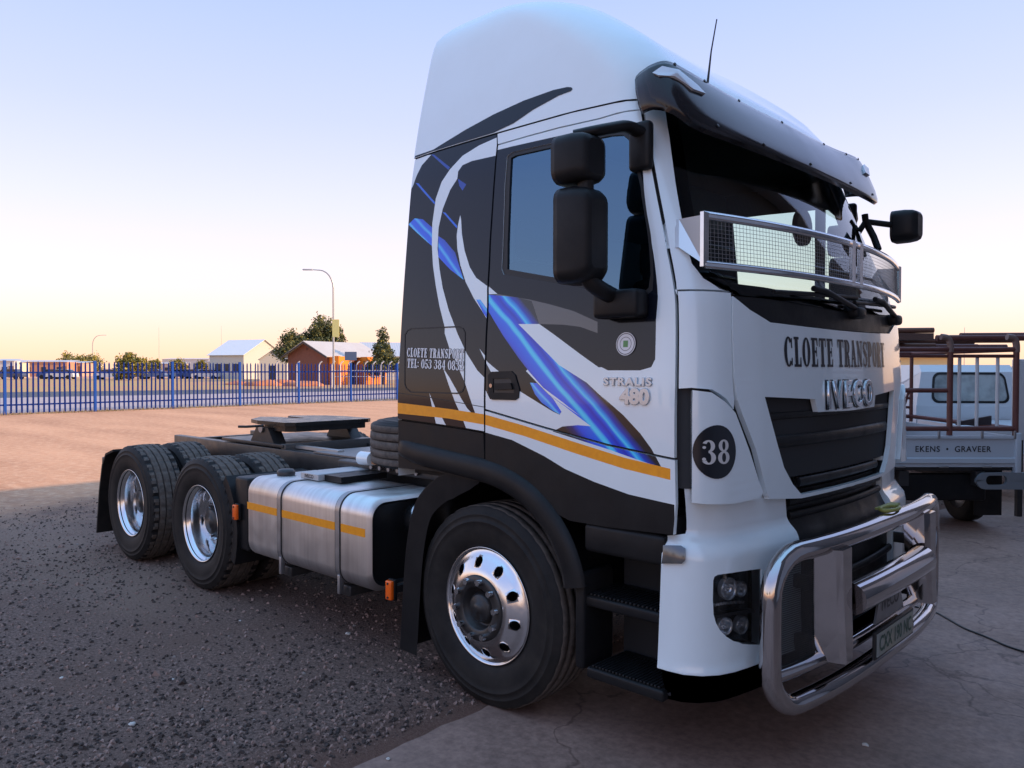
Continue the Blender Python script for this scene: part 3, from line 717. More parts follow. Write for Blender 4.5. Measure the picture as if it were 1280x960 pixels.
# roof: lofted rings with closed back and top
def loft_roof():
    zs = [2.93, 3.0, 3.08, 3.16, 3.24, 3.32, 3.39, 3.46, 3.53, 3.58, 3.62, 3.65, 3.68, 3.71, 3.735, 3.76, 3.775, 3.79, 3.80]
    us = [U0+(U1-U0)*i/14 for i in range(14)]+[U1+(U2-U1)*i/10 for i in range(10)]+[U2+(U3-U2)*i/10 for i in range(11)]
    us = us+[2*U3-u for u in us[:-1]][::-1]
    mb = MB(); n = len(us); vs = []; rows = []
    for k, z in enumerate(zs):
        row = []
        for u in us:
            zz_ = z
            if k == 0:
                uu = u if u <= U3 else 2*U3-u
                zz_ = roof_z(uu)+.003 if uu < roof_seam[-1][0] else roof_seam[-1][1]+.003
            elif z < 3.1:
                uu = u if u <= U3 else 2*U3-u; zl = roof_z(uu)+.003 if uu < roof_seam[-1][0] else roof_seam[-1][1]+.003
                zz_ = max(z, zl+.012*k)
            row.append(CAB(u, zz_, .004))
        vs += row; rows.append(row)
    fs = [(k*n+i, k*n+i+1, (k+1)*n+i+1, (k+1)*n+i) for k in range(len(zs)-1) for i in range(n-1)]
    mb.add(vs, fs, 0, True)
    mb.add(rows[-1], [list(range(n))], 0, False)
    for k in range(len(zs)-1): mb.add([rows[k][0], rows[k][-1], rows[k+1][-1], rows[k+1][0]], [(0, 1, 2, 3)], 0)
    return mb.build('roof_fairing', WHITE, TRUCK)
ROOF = loft_roof()
sw = ZG([(757, 358), (750, 366), (700, 385), (600, 440), (520, 495), (440, 545), (300, 600), (190, 640), (80, 690), (110, 630), (200, 600), (240, 575), (330, 520), (440, 460), (560, 405), (680, 362), (735, 350), (752, 351)])
zlim = lambda p: (max(p[0], U0+.012), max(p[1], roof_z(max(p[0], U0+.012))+.006))
panel('swoosh_graphic', CAB, [zlim(p) for p in sw], BLACKP, ROOF, off=.0058, gap=0, skirt=0)
# back wall and floor
mb = MB()
zs = [1.12+i*.12 for i in range(16)]
mb.add([(U0, -CAB.W(z)+.01, z) for z in zs]+[(U0, CAB.W(z)-.01, z) for z in zs], [(i, i+1, len(zs)+i+1, len(zs)+i) for i in range(len(zs)-1)], 0)
part('cab_back_wall', mb, WHITE)
mb = MB().box(-.64, 1.02, -1.14, 1.14, 1.13, 1.16); part('cab_floor', mb, DARKIN)
mb = MB().box(-.64, .93, -1.06, 1.06, 2.93, 2.95); part('headlining', mb, mat('headlining_fabric', (.16, .165, .17), .9))
# --- sun visor: lofted strip, wraps round the corners
VT_ = ((0, 0), (.12, .012), (.45, .020), (.8, .016), (.94, .008), (1, 0))
def visor():
    up = [(.862, -1.115, 3.02), (.93, -1.122, 3.035), (.985, -1.085, 3.045), (1.005, -.95, 3.035), (1.01, -.7, 3.02), (1.015, -.4, 3.01), (1.02, 0, 3.01)]
    lo = [(.915, -1.145, 2.835), (.99, -1.165, 2.832), (1.07, -1.15, 2.80), (1.125, -1.06, 2.745), (1.165, -.8, 2.728), (1.19, -.4, 2.722), (1.2, 0, 2.72)]
    U = smoothpath(up, 5); L = smoothpath(lo, 5)
    U = U+[p*np.array((1, -1, 1)) for p in U[:-1]][::-1]; L = L+[p*np.array((1, -1, 1)) for p in L[:-1]][::-1]
    n = len(U); rows = []
    for t, b in VT_:
        row = []
        for i in range(n):
            p = U[i]*(1-t)+L[i]*t; a = U[min(i+1, n-1)]-U[max(i-1, 0)]; d = np.cross(a, U[i]-L[i]); d = d/np.linalg.norm(d)
            if d[0] < 0 and abs(U[i][1]) < 1.05 or (abs(U[i][1]) >= 1.05 and d[1]*U[i][1] < 0): d = -d
            row.append(p+d*b)
        rows.append(row)
    mb = MB(); outer = [v for r in rows for v in r]
    k = len(rows); fs = [(a*n+i, a*n+i+1, (a+1)*n+i+1, (a+1)*n+i) for a in range(k-1) for i in range(n-1)]
    inner = [v-np.array((.018, 0, .012)) for v in outer]; m = len(outer)
    bd = list(range(n))+[a*n+n-1 for a in range(1, k)]+[(k-1)*n+i for i in range(n-2, -1, -1)]+[a*n for a in range(k-2, 0, -1)]
    mb.add(outer+inner, fs+[tuple(x+m for x in f)[::-1] for f in fs], 0, True)
    q = len(bd); mb.f += [[bd[i], bd[(i+1) % q], bd[(i+1) % q]+m, bd[i]+m] for i in range(q)]; mb.m += [0]*q; mb.sm += [False]*q
    return mb.build('sun_visor', mat('smoked_visor', (.010, .010, .013), .12, 0, .4, coat=.0, noise=(4, (.028, .026, .03), .7), rnoise=(5, .08, .2)), TRUCK), U, L, rows
VISOR, VU, VL, VROWS = visor()
def vsurf(i, t, off=0.0):
    """point on the visor: station i along it, t down it"""
    ts = [q[0] for q in VT_]; a = 0
    i0 = int(min(len(VU)-2, max(0, math.floor(i)))); fr = i-i0
    def row(k): return VROWS[k][i0]*(1-fr)+VROWS[k][i0+1]*fr
    while a < len(ts)-2 and ts[a+1] < t: a += 1
    f = (t-ts[a])/(ts[a+1]-ts[a]); p = row(a)*(1-f)+row(a+1)*f
    d1 = VROWS[2][i0+1]-VROWS[2][i0]; d2 = row(0)-row(-1); n = np.cross(d1, d2); n = n/np.linalg.norm(n)
    if n[0] < 0 and abs(p[1]) < 1.1 or (abs(p[1]) >= 1.1 and n[1]*p[1] < 0): n = -n
    return p+n*off, n
def vidx(y): return float(np.interp(y, [p[1] for p in VU[10:-10]], range(10, len(VU)-10)))
NV = len(VU)
for s in (1, -1):
    mb = MB(); lampo = [(5.5, .30), (8, .20), (11.5, .22), (15.2, .34), (16.2, .44), (14, .48), (10, .42), (7, .40)]
    f_ = (lambda q: q) if s > 0 else (lambda q: (NV-1-q[0], q[1]))
    A = [vsurf(*f_(q), .012)[0] for q in lampo]; Bk = [vsurf(*f_(q), -.004)[0] for q in lampo]; n = len(A); cen = vsurf(*f_((10.5, .34)), .022)[0]
    mb.add(A+[cen], [(i, (i+1) % n, n) for i in range(n)], 0, True); mb.add(A+Bk, [(i, (i+1) % n, n+(i+1) % n, n+i) for i in range(n)], 0)
    part('marker_lamp', mb, mat('marker_lens', (.62, .66, .72), .15, .2, .8), VISOR)
for i in (11.5, 17.5, 23, 29, 36, 42, 48):
    for t in (.06, .90):
        if t > .5 and (i < 15 or i > 46): continue
        p, n = vsurf(i, t, .001); Q = Vector(n).to_track_quat('Z', 'Y').to_matrix().to_4x4(); Q.translation = Vector(p)
        mb = MB().cyl((0, 0, 0), 'z', .005, .0075, 10); mb.v = [tuple(Q@Vector(v)) for v in mb.v]; part('bolt', mb, BLACKS, VISOR)
mb = MB(); mb.tube([on(884, 108, 'y', -.74), on(889, 64, 'y', -.73), on(896, 24, 'y', -.72)], [.006, .0035, .0028], 6)
part('antenna', mb, BLACKS)

# --- bumper
BUM = Chart(W=[(.3, 1.20), (.46, 1.235), (.485, 1.258), (.51, 1.255), (.7, 1.25), (.95, 1.245), (1.0, 1.235), (1.03, 1.213), (1.06, 1.205), (1.15, 1.215), (1.25, 1.235)],
            Fr=[(.3, 1.37), (.46, 1.40), (.485, 1.425), (.51, 1.42), (.95, 1.41), (1.0, 1.395), (1.03, 1.37), (1.06, 1.355), (1.25, 1.35)],
            c=[(.3, .15), (1.2, .14)], r=[(.3, .2), (1.2, .2)], B=[(.3, -.665), (1.2, -.665)])
bx0 = lambda z: sx(1.075, z, BUM)
bzs = [.487, .51, .6, .7, .8, .9, .95, .985, 1.0, 1.015, 1.03, 1.045, 1.06, 1.1, 1.17, 1.235]
left_e = [(sx(1.06+.012*min(1, max(0, (z-.5)/.5))+(.045 if z > 1.03 else 0), z, BUM), z) for z in bzs]
yi = .60
right_e = [(fy(-(yi+.10*max(0, (z-.95))), z, BUM), z) for z in bzs]
bump_poly = left_e[::-1]+right_e
hl = BUM.invs([(891.5, 726), (893, 721), (897, 718.5), (915, 716), (942, 712), (952, 711), (952, 806), (940, 806), (928, 805), (917, 801.5), (908, 796), (900, 788), (895, 779), (892, 768), (891, 750)], u=1.3, z=.8)
mk = BUM.invs([(831, 682), (852, 683), (857, 686), (857, 700), (853, 704), (829, 704)], u=1.1, z=.97)
HL_cover = glass('headlamp_glass', (.75, .78, .8), 1.5)
for fl in (False, True):
    b = panel('bumper_corner', BUM, bump_poly, WHITE, TRUCK, holes=[hl], gap=0, skirt=.05, dz=.04, flip=fl)
    h = panel('headlamp', BUM, hl, LAMPDK, TRUCK, off=-.06, gap=-.01, skirt=-.058, flip=fl, dz=.05, du=.05)
    panel('headlamp_cover', BUM, hl, HL_cover, h, off=-.006, gap=.002, skirt=0, flip=fl)
    hc = BUM.invs([(893, 770), (915, 766), (945, 762)], u=1.3, z=.7); hc2 = hc+[(a, z-.012) for a, z in hc][::-1]
    panel('lamp_divider', BUM, hc2, SEAL, h, off=-.004, gap=0, skirt=.03, flip=fl)
    for (px, py, rr) in ((917, 738, .036), (912, 785, .03), (933, 738, .026), (934, 783, .03)):
        q = BUM.inv(np.array((px, py), float), 1.3, .75); p = BUM(q[0], q[1], -.045); nr = BUM.normal(*q)
        if fl: p = p*np.array((1, -1, 1)); nr = nr*np.array((1, -1, 1))
        Q = Vector(nr).to_track_quat('Z', 'Y').to_matrix().to_4x4(); Q.translation = Vector(p)
        mb = MB(); mb.lathe([(.0, rr*1.28), (.022, rr*1.3), (.024, rr*1.22), (.012, rr*1.05), (.0, rr*.75), (-.006, rr*.4), (.004, rr*.32), (.018, rr*.26), (.022, .0005)], (0, 0, 0), 'z', 20)
        mb.v = [tuple(Q@Vector(v)) for v in mb.v]; part('lamp_reflector', mb, LENS, h)
    mb = MB()
    for k in range(9):
        q = BUM.inv(np.array((899+k*4.6, 757.5-k*.5+.12*(k-4)**2*.5), float), 1.3, .75); p = BUM(q[0], q[1], -.03)
        if fl: p = p*np.array((1, -1, 1))
        mb.box(p[0]-.006, p[0]+.006, p[1]-.006, p[1]+.006, p[2]-.005, p[2]+.005)
    o = part('daylight_strip', mb, LENS, h); o['kind'] = 'stuff'
    panel('side_lamp', BUM, mk, LAMPDK, TRUCK, off=.014, gap=0, skirt=.03, flip=fl)
# dark skirt under it, dark middle of the front
sk = [(bx0(.4), .34), (2*U3-bx0(.4), .34), (2*U3-bx0(.48), .484), (bx0(.48), .484)]
panel('lower_skirt', BUM, sk, BLACKM, TRUCK, off=-.012, gap=0, skirt=.03, dz=.05)
mid = [(fy(-yi-.03, .5), .487), (fy(yi+.03, .5), .487), (fy(yi+.06, 1.15), 1.165), (fy(-yi-.06, 1.15), 1.165)]
mp_ = panel('bumper_middle', BUM, mid, BLACKM, TRUCK, off=-.03, gap=0, skirt=.02, dz=.08)
for zb in (.62, .74, .86, 1.06, 1.12):
    mb = MB(); pts = [BUM(fy(y, zb, BUM), zb, -.015) for y in np.linspace(-.58, .58, 15)]; mb.tube(pts, .02, 8, flat=(.8, 1)); part('louvre', mb, BLACKM, mp_)

# --- wheel arch flares, inner arches, rear wings of the front wheels
fl_pts = [(-.655, 1.285), (-.60, 1.272), (-.45, 1.25), (-.2, 1.228), (.05, 1.205), (.2, 1.172), (.33, 1.12), (.45, 1.035), (.54, .93), (.595, .82), (.615, .735)]
fp = smoothpath(fl_pts, 4)
for s in (-1, 1):
    mb = MB(); n = 9; rings = []
    for i, (x, z) in enumerate(fp):
        d = np.array(fp[min(i+1, len(fp)-1)])-np.array(fp[max(i-1, 0)]); d = d/np.linalg.norm(d); nn = np.array((-d[1], d[0]))
        # half-round section standing out of the side
        sec = [(.062, .004), (.056, .014), (.044, .026), (.02, .033), (-.005, .034), (-.03, .031), (-.05, .024), (-.056, .008), (-.056, -.22)]
        kf = min(1.0, .12+i/9); rings.append([(x+nn[0]*a*(.6+.4*kf), s*(1.243+(b*kf if b > 0 else b)), z+nn[1]*a*(.6+.4*kf)) for a, b in sec])
    vs = [v for r in rings for v in r]; mb.add(vs, [(i*n+k, i*n+k+1, (i+1)*n+k+1, (i+1)*n+k) for i in range(len(rings)-1) for k in range(n-1)], 0, True)
    mb.add(rings[0], [list(range(n))], 0); mb.add(rings[-1], [list(range(n))], 0)
    part('wheel_arch_flare', mb, BLACKM)
    # dark inner arch
    mb = MB(); arc = [(.60*math.cos(R_(a))*1.0, .52+.66*math.sin(R_(a))) for a in range(5, 178, 8)]
    ya, yb = sorted((s*1.19, s*.55)); mb.sheet(arc, 'y', ya, yb, .015); part('inner_arch', mb, BLACKM)
    # rear wing with flap
    pth = [(-.02, 1.19), (-.10, 1.19), (-.25, 1.165), (-.344, 1.127), (-.45, 1.05), (-.515, .97), (-.56, .85), (-.592, .70), (-.615, .5), (-.632, .30), (-.645, .145)]
    lip = smoothpath(pth, 3); L = len(lip); inner = []
    for k_, p_ in enumerate(lip):
        d = np.array(lip[min(k_+1, L-1)])-np.array(lip[max(k_-1, 0)]); d = d/np.linalg.norm(d); nn = np.array((-d[1], d[0])); wdt = .13 if k_ > 6 else .05+.08*k_/6
        inner.append(np.array(p_)+nn*wdt)
    mb = MB(); mb.sheet(lip, 'y', *sorted((s*1.240, s*.86)), .016)
    vs = [(x, s*1.243, z) for x, z in lip]+[(x, s*1.232, z) for x, z in inner]
    mb.add(vs, [(i, i+1, L+i+1, L+i) for i in range(L-1)], 0)
    wing = part('front_wing_rear', mb, BLACKM)
    # front edge of the arch down to the steps
    mb = MB(); mb.box(.60, .655, *sorted((s*1.235, s*1.0)), .36, .80, bev=.02); part('arch_post', mb, BLACKM)
    # engine-bay side behind the wheel
    mb = MB().box(-.62, 1.1, *sorted((s*.54, s*.56)), .45, 1.2); part('bay_side', mb, DARKIN)

# --- entry: sill panel, steps, step well
for s in (-1, 1):
    Y = lambda a, b: sorted((s*a, s*b))
    mb = MB(); mb.box(.66, 1.085, *Y(1.245, 1.19), .905, 1.035, bev=.022); part('door_sill', mb, BLACKM)
    mb = MB().box(.66, 1.09, *Y(.93, .90), .36, 1.1); part('step_well', mb, DARKIN)
    mb = MB().box(1.075, 1.09, *Y(1.2, .90), .36, 1.1); part('step_well_side', mb, DARKIN)
    for (x0, x1, z0, dep) in ((.62, 1.085, .70, 1.215), (.67, 1.075, .385, 1.235)):
        mb = MB(); mb.box(x0, x1, *Y(dep, .93), z0-.05, z0, bev=.012); st = part('step', mb, BLACKM)
        for i in range(20):
            x = x0+.03+(x1-x0-.06)*i/19; mb = MB(); mb.box(x-.006, x+.006, *Y(dep-.012, .99), z0-.002, z0+.010, bev=.003); part('tread_rib', mb, BLACKM, st)
    for z in (.82, .50):
        mb = MB(); mb.box(.86, 1.07, *Y(.93, .915), z-.03, z+.03, bev=.01); part('kick_plate', mb, BLACKM)

# --- wheels
def tyre_mesh(drive=True):
    h = .157; N = 120; mb = MB()
    # ribs: five, four grooves
    gx = [-.085, -.03, .03, .085]; prof = [(-.112, .287), (-.128, .30), (-.148, .345), (-.157, .40), (-.156, .425), (-.159, .429), (-.159, .434), (-.153, .438), (-.150, .46), (-.152, .464), (-.152, .469), (-.146, .473), (-.139, .497), (-.130, .509)]
    side = len(prof)
    tr = [(-.122, .5135)]
    for g in gx: tr += [(g-.007, .518-.0012*(g/.05)**2), (g-.004, .505), (g+.004, .505), (g+.007, .518-.0012*(g/.05)**2)]
    tr += [(.122, .5135)]
    prof2 = prof+tr+[(-a, r) for a, r in prof[::-1]]
    L = len(prof2); vs = []
    for k in range(N):
        a = 2*math.pi*k/N; c, q = math.cos(a), math.sin(a)
        for i, (y, r) in enumerate(prof2):
            rr = r
            if drive and abs(y) > .09 and r > .505 and k % 3 == 0: rr -= .009
            if not drive and abs(y) > .115 and r > .505 and k % 4 == 0: rr -= .004
            if drive and r > .512 and k % 4 == 1: rr -= .004
            vs.append((rr*c, y+(.0018*(1 if y > 0 else -1) if .42 < r < .48 and (k//2) % 30 < 16 and k % 2 == 0 else 0), rr*q))
    fs = []
    for k in range(N):
        k2 = (k+1) % N
        for i in range(L-1): fs.append((k*L+i, k*L+i+1, k2*L+i+1, k2*L+i))
    mb.add(vs, fs, 0, True); me = mb.mesh('tyre')
    # raised ring lines on the walls
    me.materials.append(RUBBER); me.materials.append(TREAD)
    for p in me.polygons:
        c = p.center
        if math.hypot(c.x, c.z) > .508: p.material_index = 1
    return me
TYRE_D, TYRE_S = tyre_mesh(True), tyre_mesh(False)
TYRE_D.polygons.foreach_set('use_smooth', [False]*len(TYRE_D.polygons))
for p in TYRE_D.polygons:
    c = p.center; r = math.hypot(c.x, c.z)
    if r < .50: p.use_smooth = True
def ring_with_holes(prof, nh, rh, hole_r, rr0, rr1):
    """annulus (theta, r) with round holes; prof maps r -> outward offset"""
    verts = []; faces = []; N = 120
    outer = [(2*math.pi*rr1*k/N, rr1) for k in range(N+1)]
    W_ = 2*math.pi*rh
    def P(th, r): return (r*math.cos(th), prof(r), r*math.sin(th))
    mb = MB(); seg = nh; per = 2*math.pi/nh
    pol = [Vector((-per/2*rh, rr0)), Vector((per/2*rh, rr0)), Vector((per/2*rh, rr1)), Vector((-per/2*rh, rr1))]
    box = resample([tuple(v) for v in pol], .02); hole = [(hole_r*math.cos(2*math.pi*k/20), rh+hole_r*math.sin(2*math.pi*k/20)) for k in range(20)]
    vs = [Vector(q) for q in box]+[Vector(q) for q in hole]; fcs = [list(range(len(box))), list(range(len(box), len(vs)))]
    for i in range(9):
        for j in range(9):
            q = (-per/2*rh+per*rh*(i+.5)/9, rr0+(rr1-rr0)*(j+.5)/9)
            if math.hypot(q[0], q[1]-rh) > hole_r*1.12: vs.append(Vector(q))
    rv, re, rf, ov, oe, of = delaunay_2d_cdt(vs, [], fcs, 0, 1e-6)
    keep = [f for f, o in zip(rf, of) if 0 in o and 1 not in o]
    for k in range(nh):
        t0 = k*per
        mb.add([P(t0+q[0]/rh, q[1]) for q in rv], keep, 0, True)
        # depth of the hole
        hr = [(t0+q[0]/rh, q[1]) for q in hole]; n = len(hr)
        mb.add([P(*q) for q in hr]+[(P(*q)[0], P(*q)[1]+.02, P(*q)[2]) for q in hr], [(i, (i+1) % n, n+(i+1) % n, n+i) for i in range(n)], 0, True)
    bm = bmesh.new(); me = mb.mesh('disc'); bm.from_mesh(me); bmesh.ops.remove_doubles(bm, verts=bm.verts[:], dist=.0004); bm.to_mesh(me); bm.free()
    return me
# coordinates: wheel axis along y, outside is -y, flange plane at y = 0
me_tube = MB().lathe([(.012, .285), (.002, .290), (-.004, .297), (-.002, .300), (.006, .298), (.02, .293), (.03, .27), (.05, .262), (.12, .258), (.24, .258), (.25, .29)], n=72).mesh('rim')
prof_front = lambda r: float(np.interp(r, [.165, .185, .21, .25, .268, .285], [-.052, -.048, -.036, -.012, .006, .010]))
me_fdisc = ring_with_holes(prof_front, 10, .228, .024, .165, .284)
me_rdisc = ring_with_holes(lambda r: float(np.interp(r, [.13, .17, .20, .26], [.150, .150, .158, .172])), 10, .212, .025, .13, .262)
me_hub = MB().lathe([(-.048, .168), (-.060, .166), (-.066, .160), (-.066, .112), (-.060, .106), (-.01, .100), (-.005, .085), (-.02, .078), (-.045, .072), (-.055, .060), (-.055, .030), (-.066, .027), (-.066, .0005)], n=48).mesh('hub')
me_rhub = MB().lathe([(.15, .14), (.138, .135), (.132, .105), (.09, .10), (.082, .09), (.082, .05), (.075, .048), (.075, .0005)], n=40).mesh('hub')
me_nut = MB().cyl((0, 0, 0), 'y', -.030, .0165, 6).mesh('nut'); me_nutc = MB().cyl((0, -.028, 0), 'y', -.010, .010, 10).mesh('nut_cap')
me_drum = MB().lathe([(.09, .05), (.09, .245), (.26, .25), (.26, .05)], n=40).mesh('brake_drum')
def mesh_child(name, me, m, parent):
    o = bpy.data.objects.new(name, me); COL.objects.link(o); o.parent = parent
    if not me.materials: me.materials.append(m)
    return o
def wheel(x, ytyre_out, front, s, rot=0.0, inner=False):
    """s = -1 right hand side; ytyre_out = outermost y of the tyre"""
    hub = bpy.data.objects.new('wheel', TYRE_S if front else TYRE_D); COL.objects.link(hub); hub.parent = TRUCK
    hub.name = 'wheel'
    hub.location = (x, s*(abs(ytyre_out)-.157), .513)
    hub.rotation_euler = (0, rot, math.pi if s > 0 else 0)
    if inner: return hub
    def ch(nm, me, m, dy=-.135):
        o = mesh_child(nm, me, m, hub); o.location = (0, dy, 0); return o
    ch('rim', me_tube, ALU)
    if front:
        ch('wheel_disc', me_fdisc, ALU); ch('hub', me_hub, BLACKS); ch('brake_drum', me_drum, DARKIN)
        for k in range(10):
            a = 2*math.pi*(k+.5)/10; o = mesh_child('wheel_nut', me_nut, ALU, hub); o.location = (.142*math.cos(a), -.135-.064, .142*math.sin(a))
    else:
        ch('wheel_disc', me_rdisc, ALU); ch('hub', me_rhub, BLACKS)
        for k in range(10):
            a = 2*math.pi*(k+.5)/10; o = mesh_child('wheel_nut', me_nut, ALU, hub); o.location = (.155*math.cos(a), -.135+.148, .155*math.sin(a))
    return hub
WB, BG = 3.1448, 1.3704
for s in (-1, 1):
    wheel(0, 1.225, True, s, .2)
    for k, x in enumerate((-WB, -WB-BG)):
        wheel(x, 1.25, False, s, .5+k); wheel(x, 1.25-.345, False, s, 1.3+k, inner=True)

# --- chassis
ch_ = MB()
RAIL = [(.0, 0), ]
for s in (-1, 1):
    mb = MB(); mb.box(-5.35, 1.0, *sorted((s*.385, s*.465)), .74, 1.03, bev=.008); part('chassis_rail', mb, BLACKS)
for x in (-5.3, -4.5, -3.83, -3.1, -2.3, -1.2, -.3):
    mb = MB().box(x-.05, x+.05, -.385, .385, .80, .99); part('cross_member', mb, GREASE)
for x in (-WB, -WB-BG):
    mb = MB(); mb.tube([(x, -.95, .513), (x, -.55, .513), (x, -.25, .513), (x, 0, .5), (x, .25, .513), (x, .55, .513), (x, .95, .513)], [.07, .075, .13, .21, .13, .075, .07], 16); part('drive_axle', mb, GREASE)
for s in (-1, 1):
    mb = MB()
    mb.tube([(-WB+.35, s*.52, .72), (-WB-.2, s*.52, .80), (-WB-BG/2, s*.52, .84), (-WB-BG+.2, s*.52, .80), (-WB-BG-.35, s*.52, .72)], .055, 8, flat=(.8, 1)); part('leaf_spring', mb, GREASE)
mb = MB(); mb.tube([(0, -1.0, .5), (0, -.6, .42), (0, .6, .42), (0, 1.0, .5)], .06, 10); part('front_axle', mb, GREASE)
mb = MB(); mb.box(-.75, 1.0, -.4, .4, .5, 1.15, bev=.06); part('engine', mb, GREASE)
# deck plate and ramp between the rails
mb = MB().box(-2.75, -.75, -.46, .46, 1.034, 1.046); part('deck_plate', mb, mat('chequer_steel', (.22, .21, .21), .45, .6, .5, noise=(9, (.3, .24, .2), .6), bump=(120, .3, .004)))
mb = MB(); mb.box(-3.25, -3.18, -.46, .46, .965, 1.075, bev=.006); part('coupling_crossbeam', mb, mat('dark_grey_steel', (.07, .072, .075), .4, .3, noise=(12, (.12, .1, .085), .5)))
mb = MB(); mb.box(-4.3, -3.2, -.47, .47, 1.04, 1.07, bev=.004); part('coupling_base_plate', mb, BLACKS)
# fifth wheel: thick plate with rounded front, throat slot at the back, sloping ears; pedestals
def fifth():
    fx = -3.15; out = []
    pts = [(fx, -.38), (fx, .38), (fx-.06, .45), (fx-.5, .46), (fx-.72, .40), (fx-.98, .16), (fx-.86, .06), (fx-.52, .035), (fx-.50, 0), (fx-.52, -.035), (fx-.86, -.06), (fx-.98, -.16), (fx-.72, -.40), (fx-.5, -.46), (fx-.06, -.45)]
    mb = MB(); mb.prism(pts, 'z', 1.225, 1.258, 0)
    mb.prism([(p[0], p[1]) for p in [(fx-.02, -.36), (fx-.02, .36), (fx-.10, .42), (fx-.45, .42), (fx-.45, -.42), (fx-.10, -.42)]], 'z', 1.175, 1.226, 0)
    fw = part('fifth_wheel', mb, mat('greased_plate', (.012, .012, .013), .28, .3, .5, rnoise=(8, .2, .45)))
    for s in (-1, 1):
        mb = MB(); mb.prism([(fx-.22, 1.07), (fx-.62, 1.07), (fx-.52, 1.2), (fx-.32, 1.2)], 'y', s*.34, s*.46); part('pedestal', mb, BLACKS, fw)
        mb = MB().cyl((fx-.42, s*.465, 1.19), 'y', s*.012, .035, 12); part('pivot_pin', mb, STEEL, fw)
    mb = MB(); mb.tube([(fx-.35, -.48, 1.22), (fx-.4, -.62, 1.215), (fx-.46, -.66, 1.215)], .011, 8); part('release_handle', mb, GREASE, fw)
fifth()
# spare wheel lying behind the cab
sp = bpy.data.objects.new('spare_tyre', TYRE_S); COL.objects.link(sp); sp.parent = TRUCK; sp.location = (-1.33, -.30, 1.21); sp.rotation_euler = (math.pi/2, 0, .3)
mesh_child('rim', me_tube, STEEL, sp).location = (0, -.135, 0)
mb = MB().box(-1.8, -.75, -.45, -.15, 1.047, 1.055); part('spare_carrier', mb, BLACKS)
# timber chock, small white box, valve row along the tank
mb = MB(); mb.prism([(-1.70, 1.047), (-1.70, 1.115), (-1.30, 1.115), (-1.23, 1.085), (-1.23, 1.047)], 'y', -.66, -.56); tc_ = part('timber_chock', mb, WOOD)
mb = MB(); mb.cyl((-1.74, -.62, 1.075), 'x', -.13, .05, 14); part('air_filter', mb, WHITE)
for i in range(6):
    mb = MB().cyl((-1.75+i*.1, -.60, 1.02), 'y', -.03, .016, 8); part('bolt', mb, STEEL)
mb = MB(); mb.box(-2.2, -1.05, -.60, -.50, .98, 1.035, bev=.01); part('pipe_bracket', mb, BLACKS)
# tail lights bar & rear cross
mb = MB(); mb.box(-5.42, -5.36, -1.15, 1.15, .70, .85, bev=.01); part('tail_bar', mb, BLACKS)
mb = MB(); mb.box(-4.15, -2.55, -.36, -.30, 1.035, 1.06); part('side_plate', mb, mat('galvanised_strip', (.5, .5, .5), .4, .8))
for s in (-1, 1):
    # flap hangers behind the last wheels, quarter wings ahead of the first drive wheels
    mb = MB(); mb.sheet([(-4.86, .96), (-5.05, .91), (-5.14, .80), (-5.22, .55), (-5.30, .135)], 'y', *sorted((s*1.245, s*.62)), .02); part('dark_flap', mb, RUBBER)
    arc = [(-WB+.60*math.cos(R_(a)), .51+.59*math.sin(R_(a))) for a in range(-22, 50, 6)]
    mb = MB(); mb.sheet(arc, 'y', *sorted((s*1.235, s*.58)), .016)
    lipi = [(-WB+.52*math.cos(R_(a)), .51+.51*math.sin(R_(a))) for a in range(-22, 50, 6)]; L = len(arc)
    mb.add([(x, s*1.235, z) for x, z in arc]+[(x, s*1.225, z) for x, z in lipi], [(i, i+1, L+i+1, L+i) for i in range(L-1)], 0)
    wg = part('rear_wing', mb, BLACKM)
    mb = MB(); mb.box(-2.62, -2.42, *sorted((s*1.21, s*.62)), .40, .93, bev=.02); bxx = part('battery_box', mb, BLACKM)
    for (x, z) in ((-2.535, .68), (-.735, .46)):
        mb = MB(); mb.box(x-.026, x+.026, *sorted((s*1.262, s*1.235)), z-.055, z+.055, bev=.008); a = part('amber_marker', mb, AMBER)
        mb = MB(); mb.box(x-.03, x+.03, *sorted((s*1.237, s*1.215)), z-.06, z+.06, bev=.004); part('base', mb, BLACKM, a)
        mb = MB().box(x-.02, x+.02, *sorted((s*1.22, s*1.05)), z-.02, z+.02); part('bracket', mb, BLACKS, a)
        for dz in (-.04, .04):
            mb = MB().cyl((x, s*1.262, z+dz), 'y', s*.004, .007, 8); part('screw', mb, BLACKS, a)

